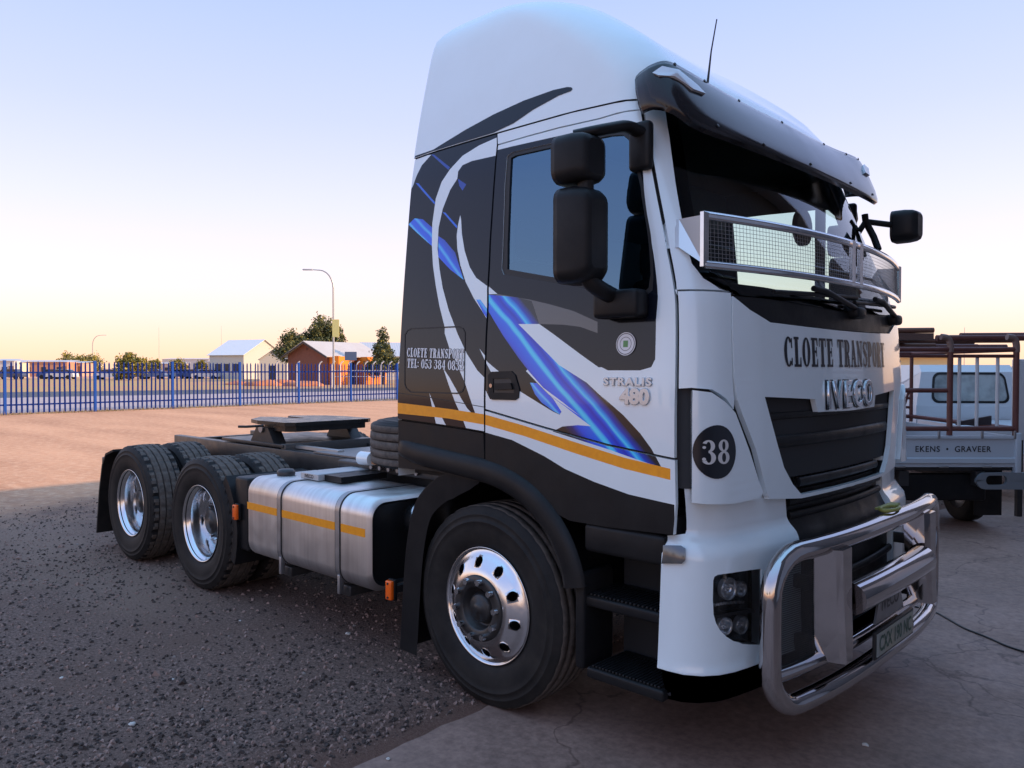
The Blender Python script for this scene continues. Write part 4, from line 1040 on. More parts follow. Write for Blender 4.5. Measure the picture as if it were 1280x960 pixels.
# --- fuel tank
def tank(s):
    x0, x1, z0, z1, yo, yi_ = -2.40, -.955, .385, .95, 1.235, .58
    sec = rrect(yi_, yo, z0, z1, .11, 8); n = len(sec)
    mb = MB(); rings = []
    for x, k in ((x0, .06), (x0+.012, .02), (x0+.03, .0), (x1-.03, .0), (x1-.012, .012), (x1, .03)):
        cy, cz = (yo+yi_)/2, (z0+z1)/2
        rings.append([(x, s*(cy+(a-cy)*(1-k/(yo-yi_)*2)), cz+(b-cz)*(1-k/(z1-z0)*2)) for a, b in sec])
    vs = [v for r in rings for v in r]; mb.add(vs, [(i*n+k, i*n+(k+1) % n, (i+1)*n+(k+1) % n, (i+1)*n+k) for i in range(len(rings)-1) for k in range(n)], 0, True)
    mb.add(rings[0], [list(range(n))], 0); tk = part('fuel_tank', mb, TANK)
    ring = rings[-1]; cy, cz = (yo+yi_)/2, (z0+z1)/2
    mb = MB(); ins = [(x-.025, s*(cy+(abs(y)-cy)*.93), cz+(z-cz)*.93) for x, y, z in ring]
    mb.add(ring+ins, [(k, (k+1) % n, n+(k+1) % n, n+k) for k in range(n)]+[[n+k for k in range(n)]], 0, False); part('tank_end', mb, BLACKM, tk)  # front end coloured black for the dark reflection on it
    for x in (-1.95, -1.265):
        path = [(x, s*a, b) for a, b in rrect(yi_-.006, yo+.006, z0-.006, z1+.006, .116, 8)]
        for (wd, off, m_) in ((.030, .002, SEAL), (.021, .006, STEEL)):
            mb = MB(); P = rrect(yi_-off, yo+off, z0-off, z1+off, .11+off, 8); k = len(P)
            mb.add([(x-wd, s*a, b) for a, b in P]+[(x+wd, s*a, b) for a, b in P], [(i, (i+1) % k, k+(i+1) % k, k+i) for i in range(k)], 0, True)
            P2 = rrect(yi_-off+.005, yo+off-.005, z0-off+.005, z1+off-.005, .11+off-.005, 8)
            for xx in (x-wd, x+wd): mb.add([(xx, s*a, b) for a, b in P]+[(xx, s*a, b) for a, b in P2], [(i, (i+1) % k, k+(i+1) % k, k+i) for i in range(k)], 0)
            part('strap_rubber' if m_ is SEAL else 'tank_strap', mb, m_, tk)
        mb = MB(); mb.box(x-.012, x+.012, *sorted((s*1.235, s*1.20)), .33, .45, bev=.005); part('strap_bolt', mb, STEEL, tk)
        mb = MB(); mb.box(x-.05, x+.05, *sorted((s*1.18, s*.5)), .31, .375, bev=.008); part('tank_bracket', mb, BLACKS, tk)
    yt = s*(yo+.0012)
    segs = [(-2.385, -1.982), (-1.918, -1.297), (-1.233, -.985)]
    for a, b in segs:
        zc_ = lambda x: .745+.0*x; mb = MB(); mb.box(a, b, *sorted((yt, yt-s*.002)), .722, .772); part('tape_strip', mb, ORANGE, tk)
    mb = MB(); mb.lathe([(0, .062), (.012, .066), (.03, .064), (.045, .05), (.047, .0005)], (-2.26, s*1.0, z1), 'z', 20); part('filler_cap', mb, BLACKS, tk)
    return tk
tk = tank(-1); tank(1)
mb = MB(); mb.box(-2.02, -1.80, -1.03, -.60, .955, 1.0, bev=.006); bx_ = part('control_box', mb, mat('grey_box', (.42, .43, .44), .4, .3))
mb = MB().box(-1.797, -1.60, -.98, -.60, .955, .995); part('box_cover', mb, BLACKM)
me = text_mesh('IVECO', .035, 1.1, .001); place_text('box_lettering', me, lambda a, b, h: (-1.91+a, -1.0315, .978+b), BLACKINK, bx_)
mb = MB(); mb.lathe([(0, .0005), (0, .07), (.02, .10), (.10, .112), (.5, .112), (.56, .1), (.58, .0005)], (-1.42+.5, -.92, .80), 'x', 28)
part('air_reservoir', mb, ALU)
# --- door furniture
hp = zz(600, 320, 4.8, [(52, 715), (70, 695), (190, 690), (215, 715), (240, 800), (235, 850), (215, 865), (75, 862), (55, 840)])
hd = CAB.invs(hp)
hi = inset(resample(hd, .02), .035)
h_ = panel('door_handle', CAB, hd, BLACKM, door, off=.006, gap=0, skirt=.008, holes=[hi])
panel('handle_recess', CAB, hd, BLACKS, door, off=.0015, gap=.002, skirt=0)
q = CAB.invs(zz(600, 320, 4.8, [(95, 765), (195, 762), (205, 800), (97, 803)])); panel('handle_pull', CAB, q, BLACKM, door, off=.016, gap=0, skirt=.014)
q = CAB.inv(np.array((600+72/4.8, 320+778/4.8))); p = CAB(q[0], q[1], .005); mb = MB().cyl(tuple(p), 'y', -.006, .010, 14); part('key_barrel', mb, CHROME, door)
q = CAB.inv(np.array((783., 430.)));
p0 = CAB(q[0], q[1], .0035); nr = CAB.normal(*q)
Q = Vector(nr).to_track_quat('Z', 'Y').to_matrix().to_4x4(); Q.translation = Vector(p0)
mb = MB(); mb.cyl((0, 0, 0), 'z', .002, .050, 32); mb.v = [tuple(Q@Vector(v)) for v in mb.v]; bd = part('round_sticker', mb, WHITEINK, door)
for r, wd, m_ in ((.046, .003, BLACKINK), (.030, .002, BLACKINK)):
    mb = MB(); n = 32; mb.add([(r*math.cos(2*math.pi*k/n), r*math.sin(2*math.pi*k/n), .0028) for k in range(n)]+[((r-wd)*math.cos(2*math.pi*k/n), (r-wd)*math.sin(2*math.pi*k/n), .0028) for k in range(n)], [(k, (k+1) % n, n+(k+1) % n, n+k) for k in range(n)], 0)
    mb.v = [tuple(Q@Vector(v)) for v in mb.v]; part('sticker_ring', mb, m_, door)
mb = MB(); mb.box(-.012, .012, -.014, .014, .0025, .0032); mb.v = [tuple(Q@Vector(v)) for v in mb.v]; part('sticker_emblem', mb, mat('sticker_green', (.12, .3, .1), .4), door)
def side_text(s, px, py, size, xs, m_, parent, name, **k):
    u0, z0 = CAB.inv(np.array((px, py), float)); P0 = CAB(u0, z0)
    me = text_mesh(s, size, xs, **k)
    # along the side: x forward reads left to right from outside on the right hand side
    def f(a, b, h):
        z = z0+b; x = P0[0]+a; return (x, -(CAB.W(z)+.0022+h), z)
    return place_text(name, me, f, m_, parent)
def side_slab(s, px, py, h, total, name):
    u0, z0 = CAB.inv(np.array((px, py), float)); P0 = CAB(u0, z0); me = slab_text(s, h, total, .045); place_text('lettering_outline', me, lambda a, b, c: (P0[0]+a, -(CAB.W(z0+b)+.0014), z0+b-.035*a), BLACKINK, part_sleeper); me = slab_text(s, h, total)  # black outline under the white letters
    return place_text(name, me, lambda a, b, c: (P0[0]+a, -(CAB.W(z0+b)+.0022+c), z0+b-.035*a), WHITEINK, part_sleeper)
side_slab('CLOETE TRANSPORT', 543.5, 441.5, .050, .462, 'company_lettering')
side_slab('TEL: 053 384 0832', 543.5, 455.5, .050, .458, 'phone_lettering')
SILV = mat('silver_badge', (.50, .52, .55), .22, .5, .6)
side_text('STRALIS', 784.5, 477.5, .046, 1.25, SILV, door, 'model_lettering', bold=.0014, depth=.004, spacing=1.25)
side_text('480', 794, 496.5, .088, 1.1, SILV, door, 'power_lettering', bold=.004, depth=.005)
# front lettering
def front_text(s, zc, size, xs, m_, parent, name, off, dx=0.0, **k):
    me = text_mesh(s, size, xs, **k)
    def f(a, b, h):
        z = zc+b; return CAB(fy(a+dx, z), z, off+h)
    return place_text(name, me, f, m_, parent)
me = slab_text('CLOETE TRANSPORT', .135, 1.26)
place_text('company_lettering', me, lambda a, b, h: CAB(fy(a-.03, 1.80+b), 1.80+b, .0062), BLACKINK, LID)
front_text('IVECO', 1.592, .185, .92, BLACKINK, LID, 'lettering_outline', .006, bold=.009, spacing=1.3)  # black backing that outlines the raised letters
front_text('IVECO', 1.592, .185, .92, ALU, LID, 'maker_lettering', .014, bold=.001, depth=.007, spacing=1.3)
# number disc on the deflector
q = CAB.inv(np.array((895., 565.)), 1.25, 1.4, .02)
ARC_U = np.linspace(1.05, 1.7, 120); _pp = np.array([CAB(u_, q[1], .02) for u_ in ARC_U]); ARC_A = np.concatenate([[0], np.cumsum(np.linalg.norm(np.diff(_pp, axis=0), axis=1))]); ARC_A = ARC_A-np.interp(q[0], ARC_U, ARC_A)
def dfl(a, b, off):
    z = q[1]+b; return CAB(float(np.interp(a, ARC_A, ARC_U)), z, off)
mb = MB(); n = 40; ringv = [dfl(.0, 0, .0225)]
rr_ = [(.03, 12), (.06, 20), (.088, 40)]
pts = [Vector((.006+.106*math.cos(2*math.pi*k/n), .108*math.sin(2*math.pi*k/n))) for k in range(n)]
ext_ = [Vector((i*.02, j*.02)) for i in range(-5, 6) for j in range(-5, 6) if math.hypot(i, j)*.02 < .095]
rv, _, rf, _, _, of = delaunay_2d_cdt(pts+ext_, [], [list(range(n))], 0, 1e-6)
mb.add([dfl(v[0], v[1], .0225) for v in rv], [f for f, o in zip(rf, of) if 0 in o], 0, True); part('number_disc', mb, BLACKINK, DEFL[0])
me = slab_text('38', .098, .138)
place_text('number_lettering', me, lambda a, b, h: dfl(a+.006, b, .0245), GREYINK, DEFL[0])

# --- mirrors
def mirror_housing(cx, cy, cz, wy, dx, hz, parent, name, taper=.85):
    """rounded shell: outline in y-z at several x stations; glass faces back (-x)"""
    mb = MB(); n = 28; rings = []
    for x, k in ((-dx*.45, .93), (-dx*.5, .99), (-dx*.35, 1.0), (0, .99), (dx*.3, .90), (dx*.45, .74), (dx*.52, .5)):
        R = rrect(-wy/2*k, wy/2*k, -hz/2*(k*.6+.4), hz/2*(k*.6+.4), min(wy, hz)*.27*k, 6)
        rings.append([(cx+x, cy+a*(1-(.12 if False else 0)), cz+b) for a, b in R])
    n = len(rings[0]); vs = [v for r in rings for v in r]
    mb.add(vs, [(i*n+k, i*n+(k+1) % n, (i+1)*n+(k+1) % n, (i+1)*n+k) for i in range(len(rings)-1) for k in range(n)], 0, True)
    mb.add(rings[-1], [list(range(n))], 0, True)
    mb.add(rings[0], [list(range(n))], 0)
    o = part(name, mb, BLACKM, parent)
    R = rrect(-wy/2*.86, wy/2*.86, -hz/2*.92, hz/2*.92, min(wy, hz)*.2, 5)
    mb = MB().prism([(cy+a, cz+b) for a, b in R], 'x', cx-dx*.46, cx-dx*.46-.004); part('mirror_glass', mb, CHROME, o)
    return o
for s in (-1, 1):
    p = on(729, 295, 'y', -1.43); pu = on(726, 200, 'y', -1.43)
    mb = MB()
    base = on(776, 381, 'y', -1.27)
    mb.box(base[0]-.115, base[0]+.115, *sorted((s*1.225, s*1.325)), base[2]-.058, base[2]+.062, bev=.022)
    br = part('mirror_base', mb, BLACKM)
    top = on(785, 160, 'y', -1.27)
    mb = MB(); mb.tube(roundpath([(base[0]-.02, s*1.28, base[2]+.03), (base[0]-.03, s*1.38, base[2]+.06), (p[0]+.02, s*1.43, base[2]+.10), (p[0]+.02, s*1.43, p[2])], .05), .036, 12); part('mirror_arm', mb, BLACKM, br)
    mb = MB(); mb.tube(roundpath([(top[0], s*1.17, top[2]), (top[0]-.02, s*1.25, top[2]+.02), (pu[0]+.06, s*1.40, pu[2]+.115), (pu[0]-.02, s*1.45, pu[2]+.10)], .05), [.03]*16, 10, flat=(1.3, .8)); part('mirror_arm', mb, BLACKM, br)
    mb = MB(); mb.box(top[0]-.06, top[0]+.05, *sorted((s*1.14, s*1.19)), top[2]-.16, top[2]+.05, bev=.02); part('arm_mount', mb, BLACKM, br)
    mb = MB(); mb.tube([(p[0]+.02, s*1.43, p[2]), (pu[0]+.02, s*1.43, pu[2]+.07)], .035, 10); part('mirror_arm', mb, BLACKM, br)
    mirror_housing(p[0], s*1.43, p[2], .20, .16, .40, TRUCK, 'main_mirror')
    mirror_housing(pu[0], s*1.43, pu[2], .20, .16, .205, TRUCK, 'wide_mirror')
# kerb mirror ahead of the windscreen on the far side
mb = MB(); A = on(1067, 300, 'y', 1.05); Bq = on(1082, 277, 'y', 1.12); Cq = on(1122, 282, 'y', 1.32)
mb.tube([A, Bq, Cq], .02, 8); mb.tube([on(1081, 268, 'y', 1.12), Bq, on(1092, 296, 'y', 1.11), on(1098, 312, 'y', 1.08)], .021, 8)
km = part('kerb_mirror_arm', mb, BLACKM)
c_ = on(1134, 283, 'y', 1.36); mirror_housing(c_[0], c_[1], c_[2], .19, .15, .2, TRUCK, 'kerb_mirror')

# --- windscreen guard: stainless frame with wire mesh, bowed with the screen
def gpt(y, z, d=.0):
    return np.array((1.374-.155*(y/1.15)**2-.035*(z-2.25)+d, y, z))
GT, GB = 2.345, 2.145
gw = 1.17
ys = np.linspace(-gw, gw, 41)
mb = MB(); mb.tube([gpt(y, GT) for y in ys], .013, 6, flat=(.8, 1.4)); GUARD = part('windscreen_guard', mb, ALU)
mb = MB(); mb.tube([gpt(y, GB) for y in ys], .013, 6, flat=(.8, 1.4)); part('frame_bar', mb, ALU, GUARD)
for y in (-gw, -.02, .085, gw):
    mb = MB(); a, b = gpt(y, GB-.01), gpt(y, GT+.01); mb.box(-.008, .008, -.021, .021, 0, GT-GB+.02, mtx=Matrix.Translation(Vector(a))); part('frame_upright', mb, ALU, GUARD)
mb = MB()
for i in range(111):
    y = -gw+2*gw*i/110; mb.tube([gpt(y, GB, -.004), gpt(y, GT, -.004)], .0009, 4, caps=False)
for j in range(1, 12):
    z = GB+(GT-GB)*j/12; mb.tube([gpt(y, z, -.002) for y in ys], .0009, 4, caps=False)
o = part('wire_mesh', mb, STEEL, GUARD); o['kind'] = 'stuff'
for s in (-1, 1):
    q1 = CAB.invs([(849, 275), (849, 310)], u=1.15, z=2.3)
    a = [gpt(s*gw, GB, 0), gpt(s*gw, GT, 0)]; b = [CAB(*q1[1], .006)*np.array((1, -s, 1)), CAB(*q1[0], .006)*np.array((1, -s, 1))]
    b2 = [b[0]+np.array((-.09, 0, 0)), b[1]+np.array((-.09, 0, 0))]
    mb = MB(); th = np.array((0, s*.004, 0))
    V = a+b+b2; mb.add(V+[v+th for v in V], [(0, 1, 3, 2), (2, 3, 5, 4), (6, 8, 9, 7), (8, 10, 11, 9), (0, 2, 8, 6), (1, 7, 9, 3), (0, 6, 7, 1), (2, 4, 10, 8), (3, 9, 11, 5), (4, 5, 11, 10)], 0); br = part('guard_bracket', mb, mat('bright_sheet', (.8, .8, .8), .35, .6), GUARD)
    for v in (b2[0]+np.array((.02, s*.004, .03)), b2[1]+np.array((.02, s*.004, -.03))):
        mb = MB().cyl(tuple(v), 'y', s*.006, .010, 8); part('bolt', mb, BLACKS, GUARD)

# --- wipers
for y0, y1 in ((-.75, .1), (.05, .85)):
    z0, z1 = ws_bot[-1][1]+.035, ws_bot[-1][1]+.07
    mb = MB(); mb.tube([CAB(fy(y, z0+.03), z0+.03*abs(y-y0), .035) for y in np.linspace(y0, y1, 12)], .011, 6); wp = part('wiper', mb, BLACKM)
    mb = MB(); mb.tube([CAB(fy(y1-.02, z0-.03), z0-.03, .03), CAB(fy((y0+y1)/2, z0), z0+.02, .06), CAB(fy((y0+y1)/2-.1, z0), z0+.03, .05)], .014, 8); part('wiper_arm', mb, BLACKM, wp)
    mb = MB(); p = CAB(fy(y1, z0-.03), z0-.04, .0); mb.box(p[0]-.03, p[0]+.05, p[1]-.06, p[1]+.06, p[2]-.03, p[2]+.03, bev=.02); part('wiper_pivot', mb, BLACKM, wp)

# --- cab interior
mb = MB(); mb.prism([(1.16, 1.9), (1.0, 2.06), (.75, 2.04), (.68, 1.9), (.72, 1.5), (1.12, 1.5)], 'y', -1.08, 1.08); part('dashboard', mb, DARKIN)
SEATM = mat('seat_fabric', (.03, .032, .04), .9)
for y in (-.62, .62):
    mb = MB(); mb.box(-.15, .40, y-.25, y+.25, 1.55, 1.72, bev=.06); st = part('seat', mb, SEATM)
    mb = MB(); mb.box(-.24, -.06, y-.25, y+.25, 1.68, 2.32, bev=.07); part('backrest', mb, SEATM, st)
    mb = MB(); mb.box(-.24, -.10, y-.15, y+.15, 2.34, 2.56, bev=.05); part('headrest', mb, SEATM, st)
mb = MB(); C0 = Vector((.66, -.62, 2.0)); ax = Vector((-.55, 0, .83)); e1 = Vector((0, 1, 0)); e2 = ax.cross(e1)
mb.tube([C0+e1*.23*math.cos(2*math.pi*k/28)+e2*.23*math.sin(2*math.pi*k/28) for k in range(28)], .017, 8, closed=True)
sw_ = part('steering_wheel', mb, BLACKM)
mb = MB(); mb.tube([C0-e1*.22, C0-ax*.03, C0+e1*.22], .02, 8); mb.tube([C0, C0-ax*.35], .04, 8); part('steering_column', mb, BLACKM, sw_)
# curtain rail / overhead lockers
mb = MB(); mb.box(-.6, .15, -1.0, 1.0, 2.66, 2.92, bev=.03); part('overhead_locker', mb, mat('locker_grey', (.12, .125, .13), .7))
mb = MB(); mb.cyl((1.02, 0.25, 2.50), 'x', -.03, .1, 20); part('inner_mirror', mb, BLACKM)

mb = MB().box(.70, .76, 1.150, 1.175, 2.03, 2.80); part('window_divider', mb, SEAL, doorL)
# --- bull bar
def bpt(y, z, d=0.0): return (1.535-.085*(abs(y)/1.05)**3+d, y, z)
def arch(y0, y1, z, n=12): return [bpt(y0+(y1-y0)*i/n, z) for i in range(n+1)]
bt, bb, bw, cr = .975, .345, 1.045, .17
path = []
path += [bpt(y, bt) for y in np.linspace(-bw+cr, bw-cr, 16)]
path += [bpt(bw-cr+cr*math.sin(R_(a)), bt-cr+cr*math.cos(R_(a))) for a in (15, 30, 45, 60, 75, 90)]
path += [bpt(bw, z) for z in np.linspace(bt-cr-.06, bb+cr+.06, 4)]
path += [bpt(bw-cr+cr*math.cos(R_(a)), bb+cr-cr*math.sin(R_(a))) for a in (0, 15, 30, 45, 60, 75)]
path += [bpt(y, bb) for y in np.linspace(bw-cr, -bw+cr, 16)]
path += [bpt(-bw+cr-cr*math.sin(R_(a)), bb+cr-cr*math.cos(R_(a))) for a in (15, 30, 45, 60, 75, 90)]
path += [bpt(-bw, z) for z in np.linspace(bb+cr+.06, bt-cr-.06, 4)]
path += [bpt(-bw+cr-cr*math.cos(R_(a)), bt-cr+cr*math.sin(R_(a))) for a in (0, 15, 30, 45, 60, 75)]
mb = MB(); mb.tube(path, .043, 18, closed=True); BULL = part('bull_bar', mb, CHROME)
for z, r in ((.475, .030),):
    mb = MB(); mb.tube([bpt(y, z, -.02) for y in np.linspace(-bw+.02, bw-.02, 18)], r, 12); part('cross_tube', mb, CHROME, BULL)
mb = MB(); mb.tube([bpt(y, .715, .035) for y in np.linspace(-.50, .50, 13)], .072, 20); part('centre_tube', mb, CHROME, BULL)
for s in (-1, 1):
    # folded channel uprights
    y0 = s*.60; xx = bpt(y0, .7)[0]
    sec = [(-.05, -.085), (.045, -.06), (.07, -.045), (.07, .045), (.045, .06), (-.05, .085), (-.05, .075), (.04, .05), (.04, -.05), (-.05, -.075)]
    mb = MB(); n = len(sec); rings = []
    for z, k, sh in ((.47, .80, .01), (.60, .92, .005), (.70, .96, .0), (.955, 1.12, -.005)):
        rings.append([(xx+a+sh, y0+b*k, z) for a, b in sec])
    mb.add([v for r in rings for v in r], [(i*n+k, i*n+(k+1) % n, (i+1)*n+(k+1) % n, (i+1)*n+k) for i in range(len(rings)-1) for k in range(n)]+[list(range(n)), [3*n+i for i in range(n)]], 0)
    part('upright', mb, CHROME, BULL)
    # wire mesh panels at the ends
    mb = MB()
    for i in range(44):
        y = s*(.70+.30*i/43); mb.tube([bpt(y, .50, -.035), bpt(y, .94, -.035)], .0016, 4, caps=False)
    for j in range(50):
        z = .50+.44*j/49; mb.tube([bpt(s*.69, z, -.033), bpt(s*1.01, z, -.033)], .0016, 4, caps=False)
    o = part('wire_mesh', mb, BLACKS, BULL); o['kind'] = 'stuff'
    mb = MB(); mb.box(1.25, 1.50, *sorted((s*.66, s*.62)), .48, .56, bev=.008); part('bar_mount', mb, BLACKS, BULL)
    mb = MB(); mb.box(1.29, 1.52, *sorted((s*.66, s*.62)), .76, .82, bev=.008); part('bar_mount', mb, BLACKS, BULL)
# badge plate and number plate
mb = MB(); mb.prism([(-.20, .53), (.20, .53), (.14, .655), (-.14, .655)], 'x', 1.555, 1.565); bp_ = part('badge_plate', mb, STEEL, BULL)
me = text_mesh('IVECO', .085, 1.0, .002); place_text('badge_lettering', me, lambda a, b, h: (1.5665, a, .605+b), BLACKINK, BULL)
me = text_mesh('SOUTH AFRICA', .03, 1.0, .001); me2 = me
bpy.data.meshes.remove(me)
mb = MB(); mb.box(1.575, 1.59, -.27, .27, .385, .515, bev=.004); pl = part('number_plate', mb, mat('plate_frame', (.015, .015, .016), .4), BULL)
mb = MB().box(1.5905, 1.593, -.255, .255, .397, .503); part('plate_face', mb, mat('plate_face', (.30, .33, .31), .35, noise=(9, (.34, .30, .20), .7)), BULL)
me = text_mesh('CXX 190 NC', .10, .80, .002); place_text('plate_lettering', me, lambda a, b, h: (1.5945, a, .447+b), mat('plate_green', (.03, .09, .06), .4), BULL)
mb = MB(); mb.tube([(1.52+.035*math.cos(2*math.pi*k/20), .12+.09*math.sin(2*math.pi*k/20), 1.03) for k in range(20)], .010, 8, closed=True); part('tie_strap', mb, mat('yellow_strap', (.30, .29, .07), .5), BULL)
mb = MB(); mb.box(1.455, 1.50, .10, .34, 1.018, 1.028); part('strap_tail', mb, mat('yellow_strap'), BULL)
# ------------------------------------------------------------------ the setting
Fh = np.array((math.cos(YAW), math.sin(YAW))); Rh = np.array((math.sin(YAW), -math.cos(YAW)))
def wp(lat, D, z=0.0): p = CAM[:2]+Fh*D+Rh*lat; return np.array((p[0], p[1], z))
def gp(px, D, z=0.0): return wp((px-640)/FPX*D, D, z)            # ground point under a photo column at a distance
FACE = YAW-math.pi/2                                              # local +y runs away from the viewer

def ground_mat():
    m = bpy.data.materials.new('ground_soil'); m.use_nodes = True; t = m.node_tree; b = t.nodes['Principled BSDF']; L = t.links
    geo = t.nodes.new('ShaderNodeNewGeometry'); sp = t.nodes.new('ShaderNodeSeparateXYZ'); L.new(geo.outputs['Position'], sp.inputs[0])
    def noise(s, d=6, r=.6, stretch=None):
        n = t.nodes.new('ShaderNodeTexNoise'); n.inputs['Scale'].default_value = s; n.inputs['Detail'].default_value = d; n.inputs['Roughness'].default_value = r
        if stretch:
            mp = t.nodes.new('ShaderNodeMapping'); mp.inputs['Scale'].default_value = stretch; mp.inputs['Rotation'].default_value = (0, 0, YAW); L.new(geo.outputs['Position'], mp.inputs[0]); L.new(mp.outputs[0], n.inputs['Vector'])
        else: L.new(geo.outputs['Position'], n.inputs['Vector'])
        return n.outputs['Fac']
    def mr(v, a, b_, c=0., d=1.):
        n = t.nodes.new('ShaderNodeMapRange'); n.inputs[1].default_value = a; n.inputs[2].default_value = b_; n.inputs[3].default_value = c; n.inputs[4].default_value = d; L.new(v, n.inputs[0]); return n.outputs[0]
    def mth(op, a, c):
        n = t.nodes.new('ShaderNodeMath'); n.operation = op
        for i, q in enumerate((a, c)):
            if isinstance(q, (int, float)): n.inputs[i].default_value = q
            else: L.new(q, n.inputs[i])
        return n.outputs[0]
    def mix(f, A, B):
        n = t.nodes.new('ShaderNodeMix'); n.data_type = 'RGBA'; L.new(f, n.inputs[0])
        for i, q in ((6, A), (7, B)):
            if isinstance(q, tuple): n.inputs[i].default_value = (*q, 1)
            else: L.new(q, n.inputs[i])
        return n.outputs[2]
    sand = mix(mr(noise(.35, 5, .6, (.35, 1.6, 1)), .35, .7), (.64, .345, .195), (.40, .195, .105))
    sand = mix(mr(noise(7, 6, .7), .45, .75), sand, (.70, .44, .28))
    sand = mix(mr(noise(45, 4, .7), .5, .75, 0, .5), sand, (.25, .14, .10))
    grav = mix(mr(noise(48, 5, .8), .36, .64), (.042, .026, .021), (.34, .215, .17))
    grav = mix(mr(noise(1.3, 6, .7), .42, .72, 0, .8), grav, (.17, .10, .074))
    xn = mth('ADD', sp.outputs[0], mth('ADD', mth('MULTIPLY', mth('SUBTRACT', noise(.45, 4, .65), .5), 5.0), mth('MULTIPLY', mth('SUBTRACT', noise(5, 4, .7), .5), 1.6)))
    fac = mr(xn, -9.3, -7.0)
    yn = mth('ADD', sp.outputs[1], mth('MULTIPLY', mth('SUBTRACT', noise(.6, 4, .65), .5), 2.5))
    fac = mth('MULTIPLY', fac, mr(yn, -7.6, -5.6))
    # brown wheel-track patch and the soil along the slab edge
    pat = mr(mth('ADD', mth('MULTIPLY', mth('SUBTRACT', noise(1.1, 4, .65), .5), 2.0), mth('ABSOLUTE', mth('ADD', sp.outputs[1], 1.55), 0)), .15, .8, 1, 0)
    pat = mth('MULTIPLY', pat, mr(sp.outputs[0], -2.2, -3.3)); pat = mth('MULTIPLY', pat, .55)
    edge = mr(mth('ADD', sp.outputs[0], mth('MULTIPLY', mth('SUBTRACT', noise(2.5, 5, .7), .5), .9)), -.5, .0, 0, .75)
    grav2 = mix(edge, mix(pat, grav, (.30, .20, .15)), (.17, .085, .06))
    col = mix(fac, sand, grav2); L.new(col, b.inputs['Base Color'])
    b.inputs['Roughness'].default_value = .9; b.inputs['Specular IOR Level'].default_value = .25
    bp = t.nodes.new('ShaderNodeBump'); bp.inputs['Strength'].default_value = .9; bp.inputs['Distance'].default_value = .02
    hgt = mth('ADD', mth('MULTIPLY', mth('MULTIPLY', noise(75, 5, .7), fac), 1.0), mth('MULTIPLY', noise(4, 6, .6), .9)); L.new(hgt, bp.inputs['Height']); L.new(bp.outputs[0], b.inputs['Normal'])
    return m
mb = MB(); mb.add([(-2500, -2500, 0), (2500, -2500, 0), (2500, 2500, 0), (-2500, 2500, 0)], [(0, 1, 2, 3)]); struct(mb.build('ground', ground_mat(), None))

# concrete apron in front of the workshop: slab with an uneven broken edge
CONC = mat('worn_concrete', (.36, .235, .185), .62, 0, .4, noise=(1.6, (.22, .142, .11), .9, 8), bump=(70, .25, .004), rnoise=(3, .5, .75))
def _conc():
    t = CONC.node_tree; b = t.nodes['Principled BSDF']; old = b.inputs['Base Color'].links[0].from_socket
    tc = t.nodes.new('ShaderNodeTexCoord'); n2 = t.nodes.new('ShaderNodeTexNoise'); n2.inputs['Scale'].default_value = 22; n2.inputs['Detail'].default_value = 8; n2.inputs['Roughness'].default_value = .7
    t.links.new(tc.outputs['Object'], n2.inputs['Vector']); r = t.nodes.new('ShaderNodeValToRGB'); r.color_ramp.elements[0].position = .3; r.color_ramp.elements[1].position = .75
    r.color_ramp.elements[0].color = (.62, .58, .58, 1); r.color_ramp.elements[1].color = (1.25, 1.2, 1.18, 1); t.links.new(n2.outputs['Fac'], r.inputs[0])
    mx = t.nodes.new('ShaderNodeMix'); mx.data_type = 'RGBA'; mx.blend_type = 'MULTIPLY'; mx.inputs[0].default_value = 1; t.links.new(old, mx.inputs[6]); t.links.new(r.outputs[0], mx.inputs[7])
    # cracks
    v = t.nodes.new('ShaderNodeTexVoronoi'); v.feature = 'DISTANCE_TO_EDGE'; v.inputs['Scale'].default_value = .55
    n3 = t.nodes.new('ShaderNodeTexNoise'); n3.inputs['Scale'].default_value = 2.2; n3.inputs['Detail'].default_value = 6; t.links.new(tc.outputs['Object'], n3.inputs['Vector'])
    va = t.nodes.new('ShaderNodeVectorMath'); va.operation = 'MULTIPLY_ADD'; va.inputs[1].default_value = (.8, .8, .8); t.links.new(n3.outputs['Color'], va.inputs[0]); t.links.new(tc.outputs['Object'], va.inputs[2]); t.links.new(va.outputs[0], v.inputs['Vector'])
    cr = t.nodes.new('ShaderNodeValToRGB'); cr.color_ramp.elements[0].position = .001; cr.color_ramp.elements[1].position = .007; cr.color_ramp.elements[0].color = (.55, .52, .52, 1); cr.color_ramp.elements[1].color = (1, 1, 1, 1)
    t.links.new(v.outputs['Distance'], cr.inputs[0]); m2 = t.nodes.new('ShaderNodeMix'); m2.data_type = 'RGBA'; m2.blend_type = 'MULTIPLY'; m2.inputs[0].default_value = 1
    t.links.new(mx.outputs[2], m2.inputs[6]); t.links.new(cr.outputs[0], m2.inputs[7]); t.links.new(m2.outputs[2], b.inputs['Base Color'])
_conc()
ed = []; y = -14.0
while y < 30:
    ed.append((.045+.035*math.sin(y*1.7)+random.uniform(-.018, .018), y)); y += .12
mb = MB(); n = len(ed); mb.add([(x, yy, .006) for x, yy in ed]+[(x, yy, -.08) for x, yy in ed]+[(4.6, yy, .006) for x, yy in ed], [(i, i+1, 2*n+i+1, 2*n+i) for i in range(n-1)]+[(i, n+i, n+i+1, i+1) for i in range(n-1)], 0); struct(mb.build('concrete_apron', CONC, None))

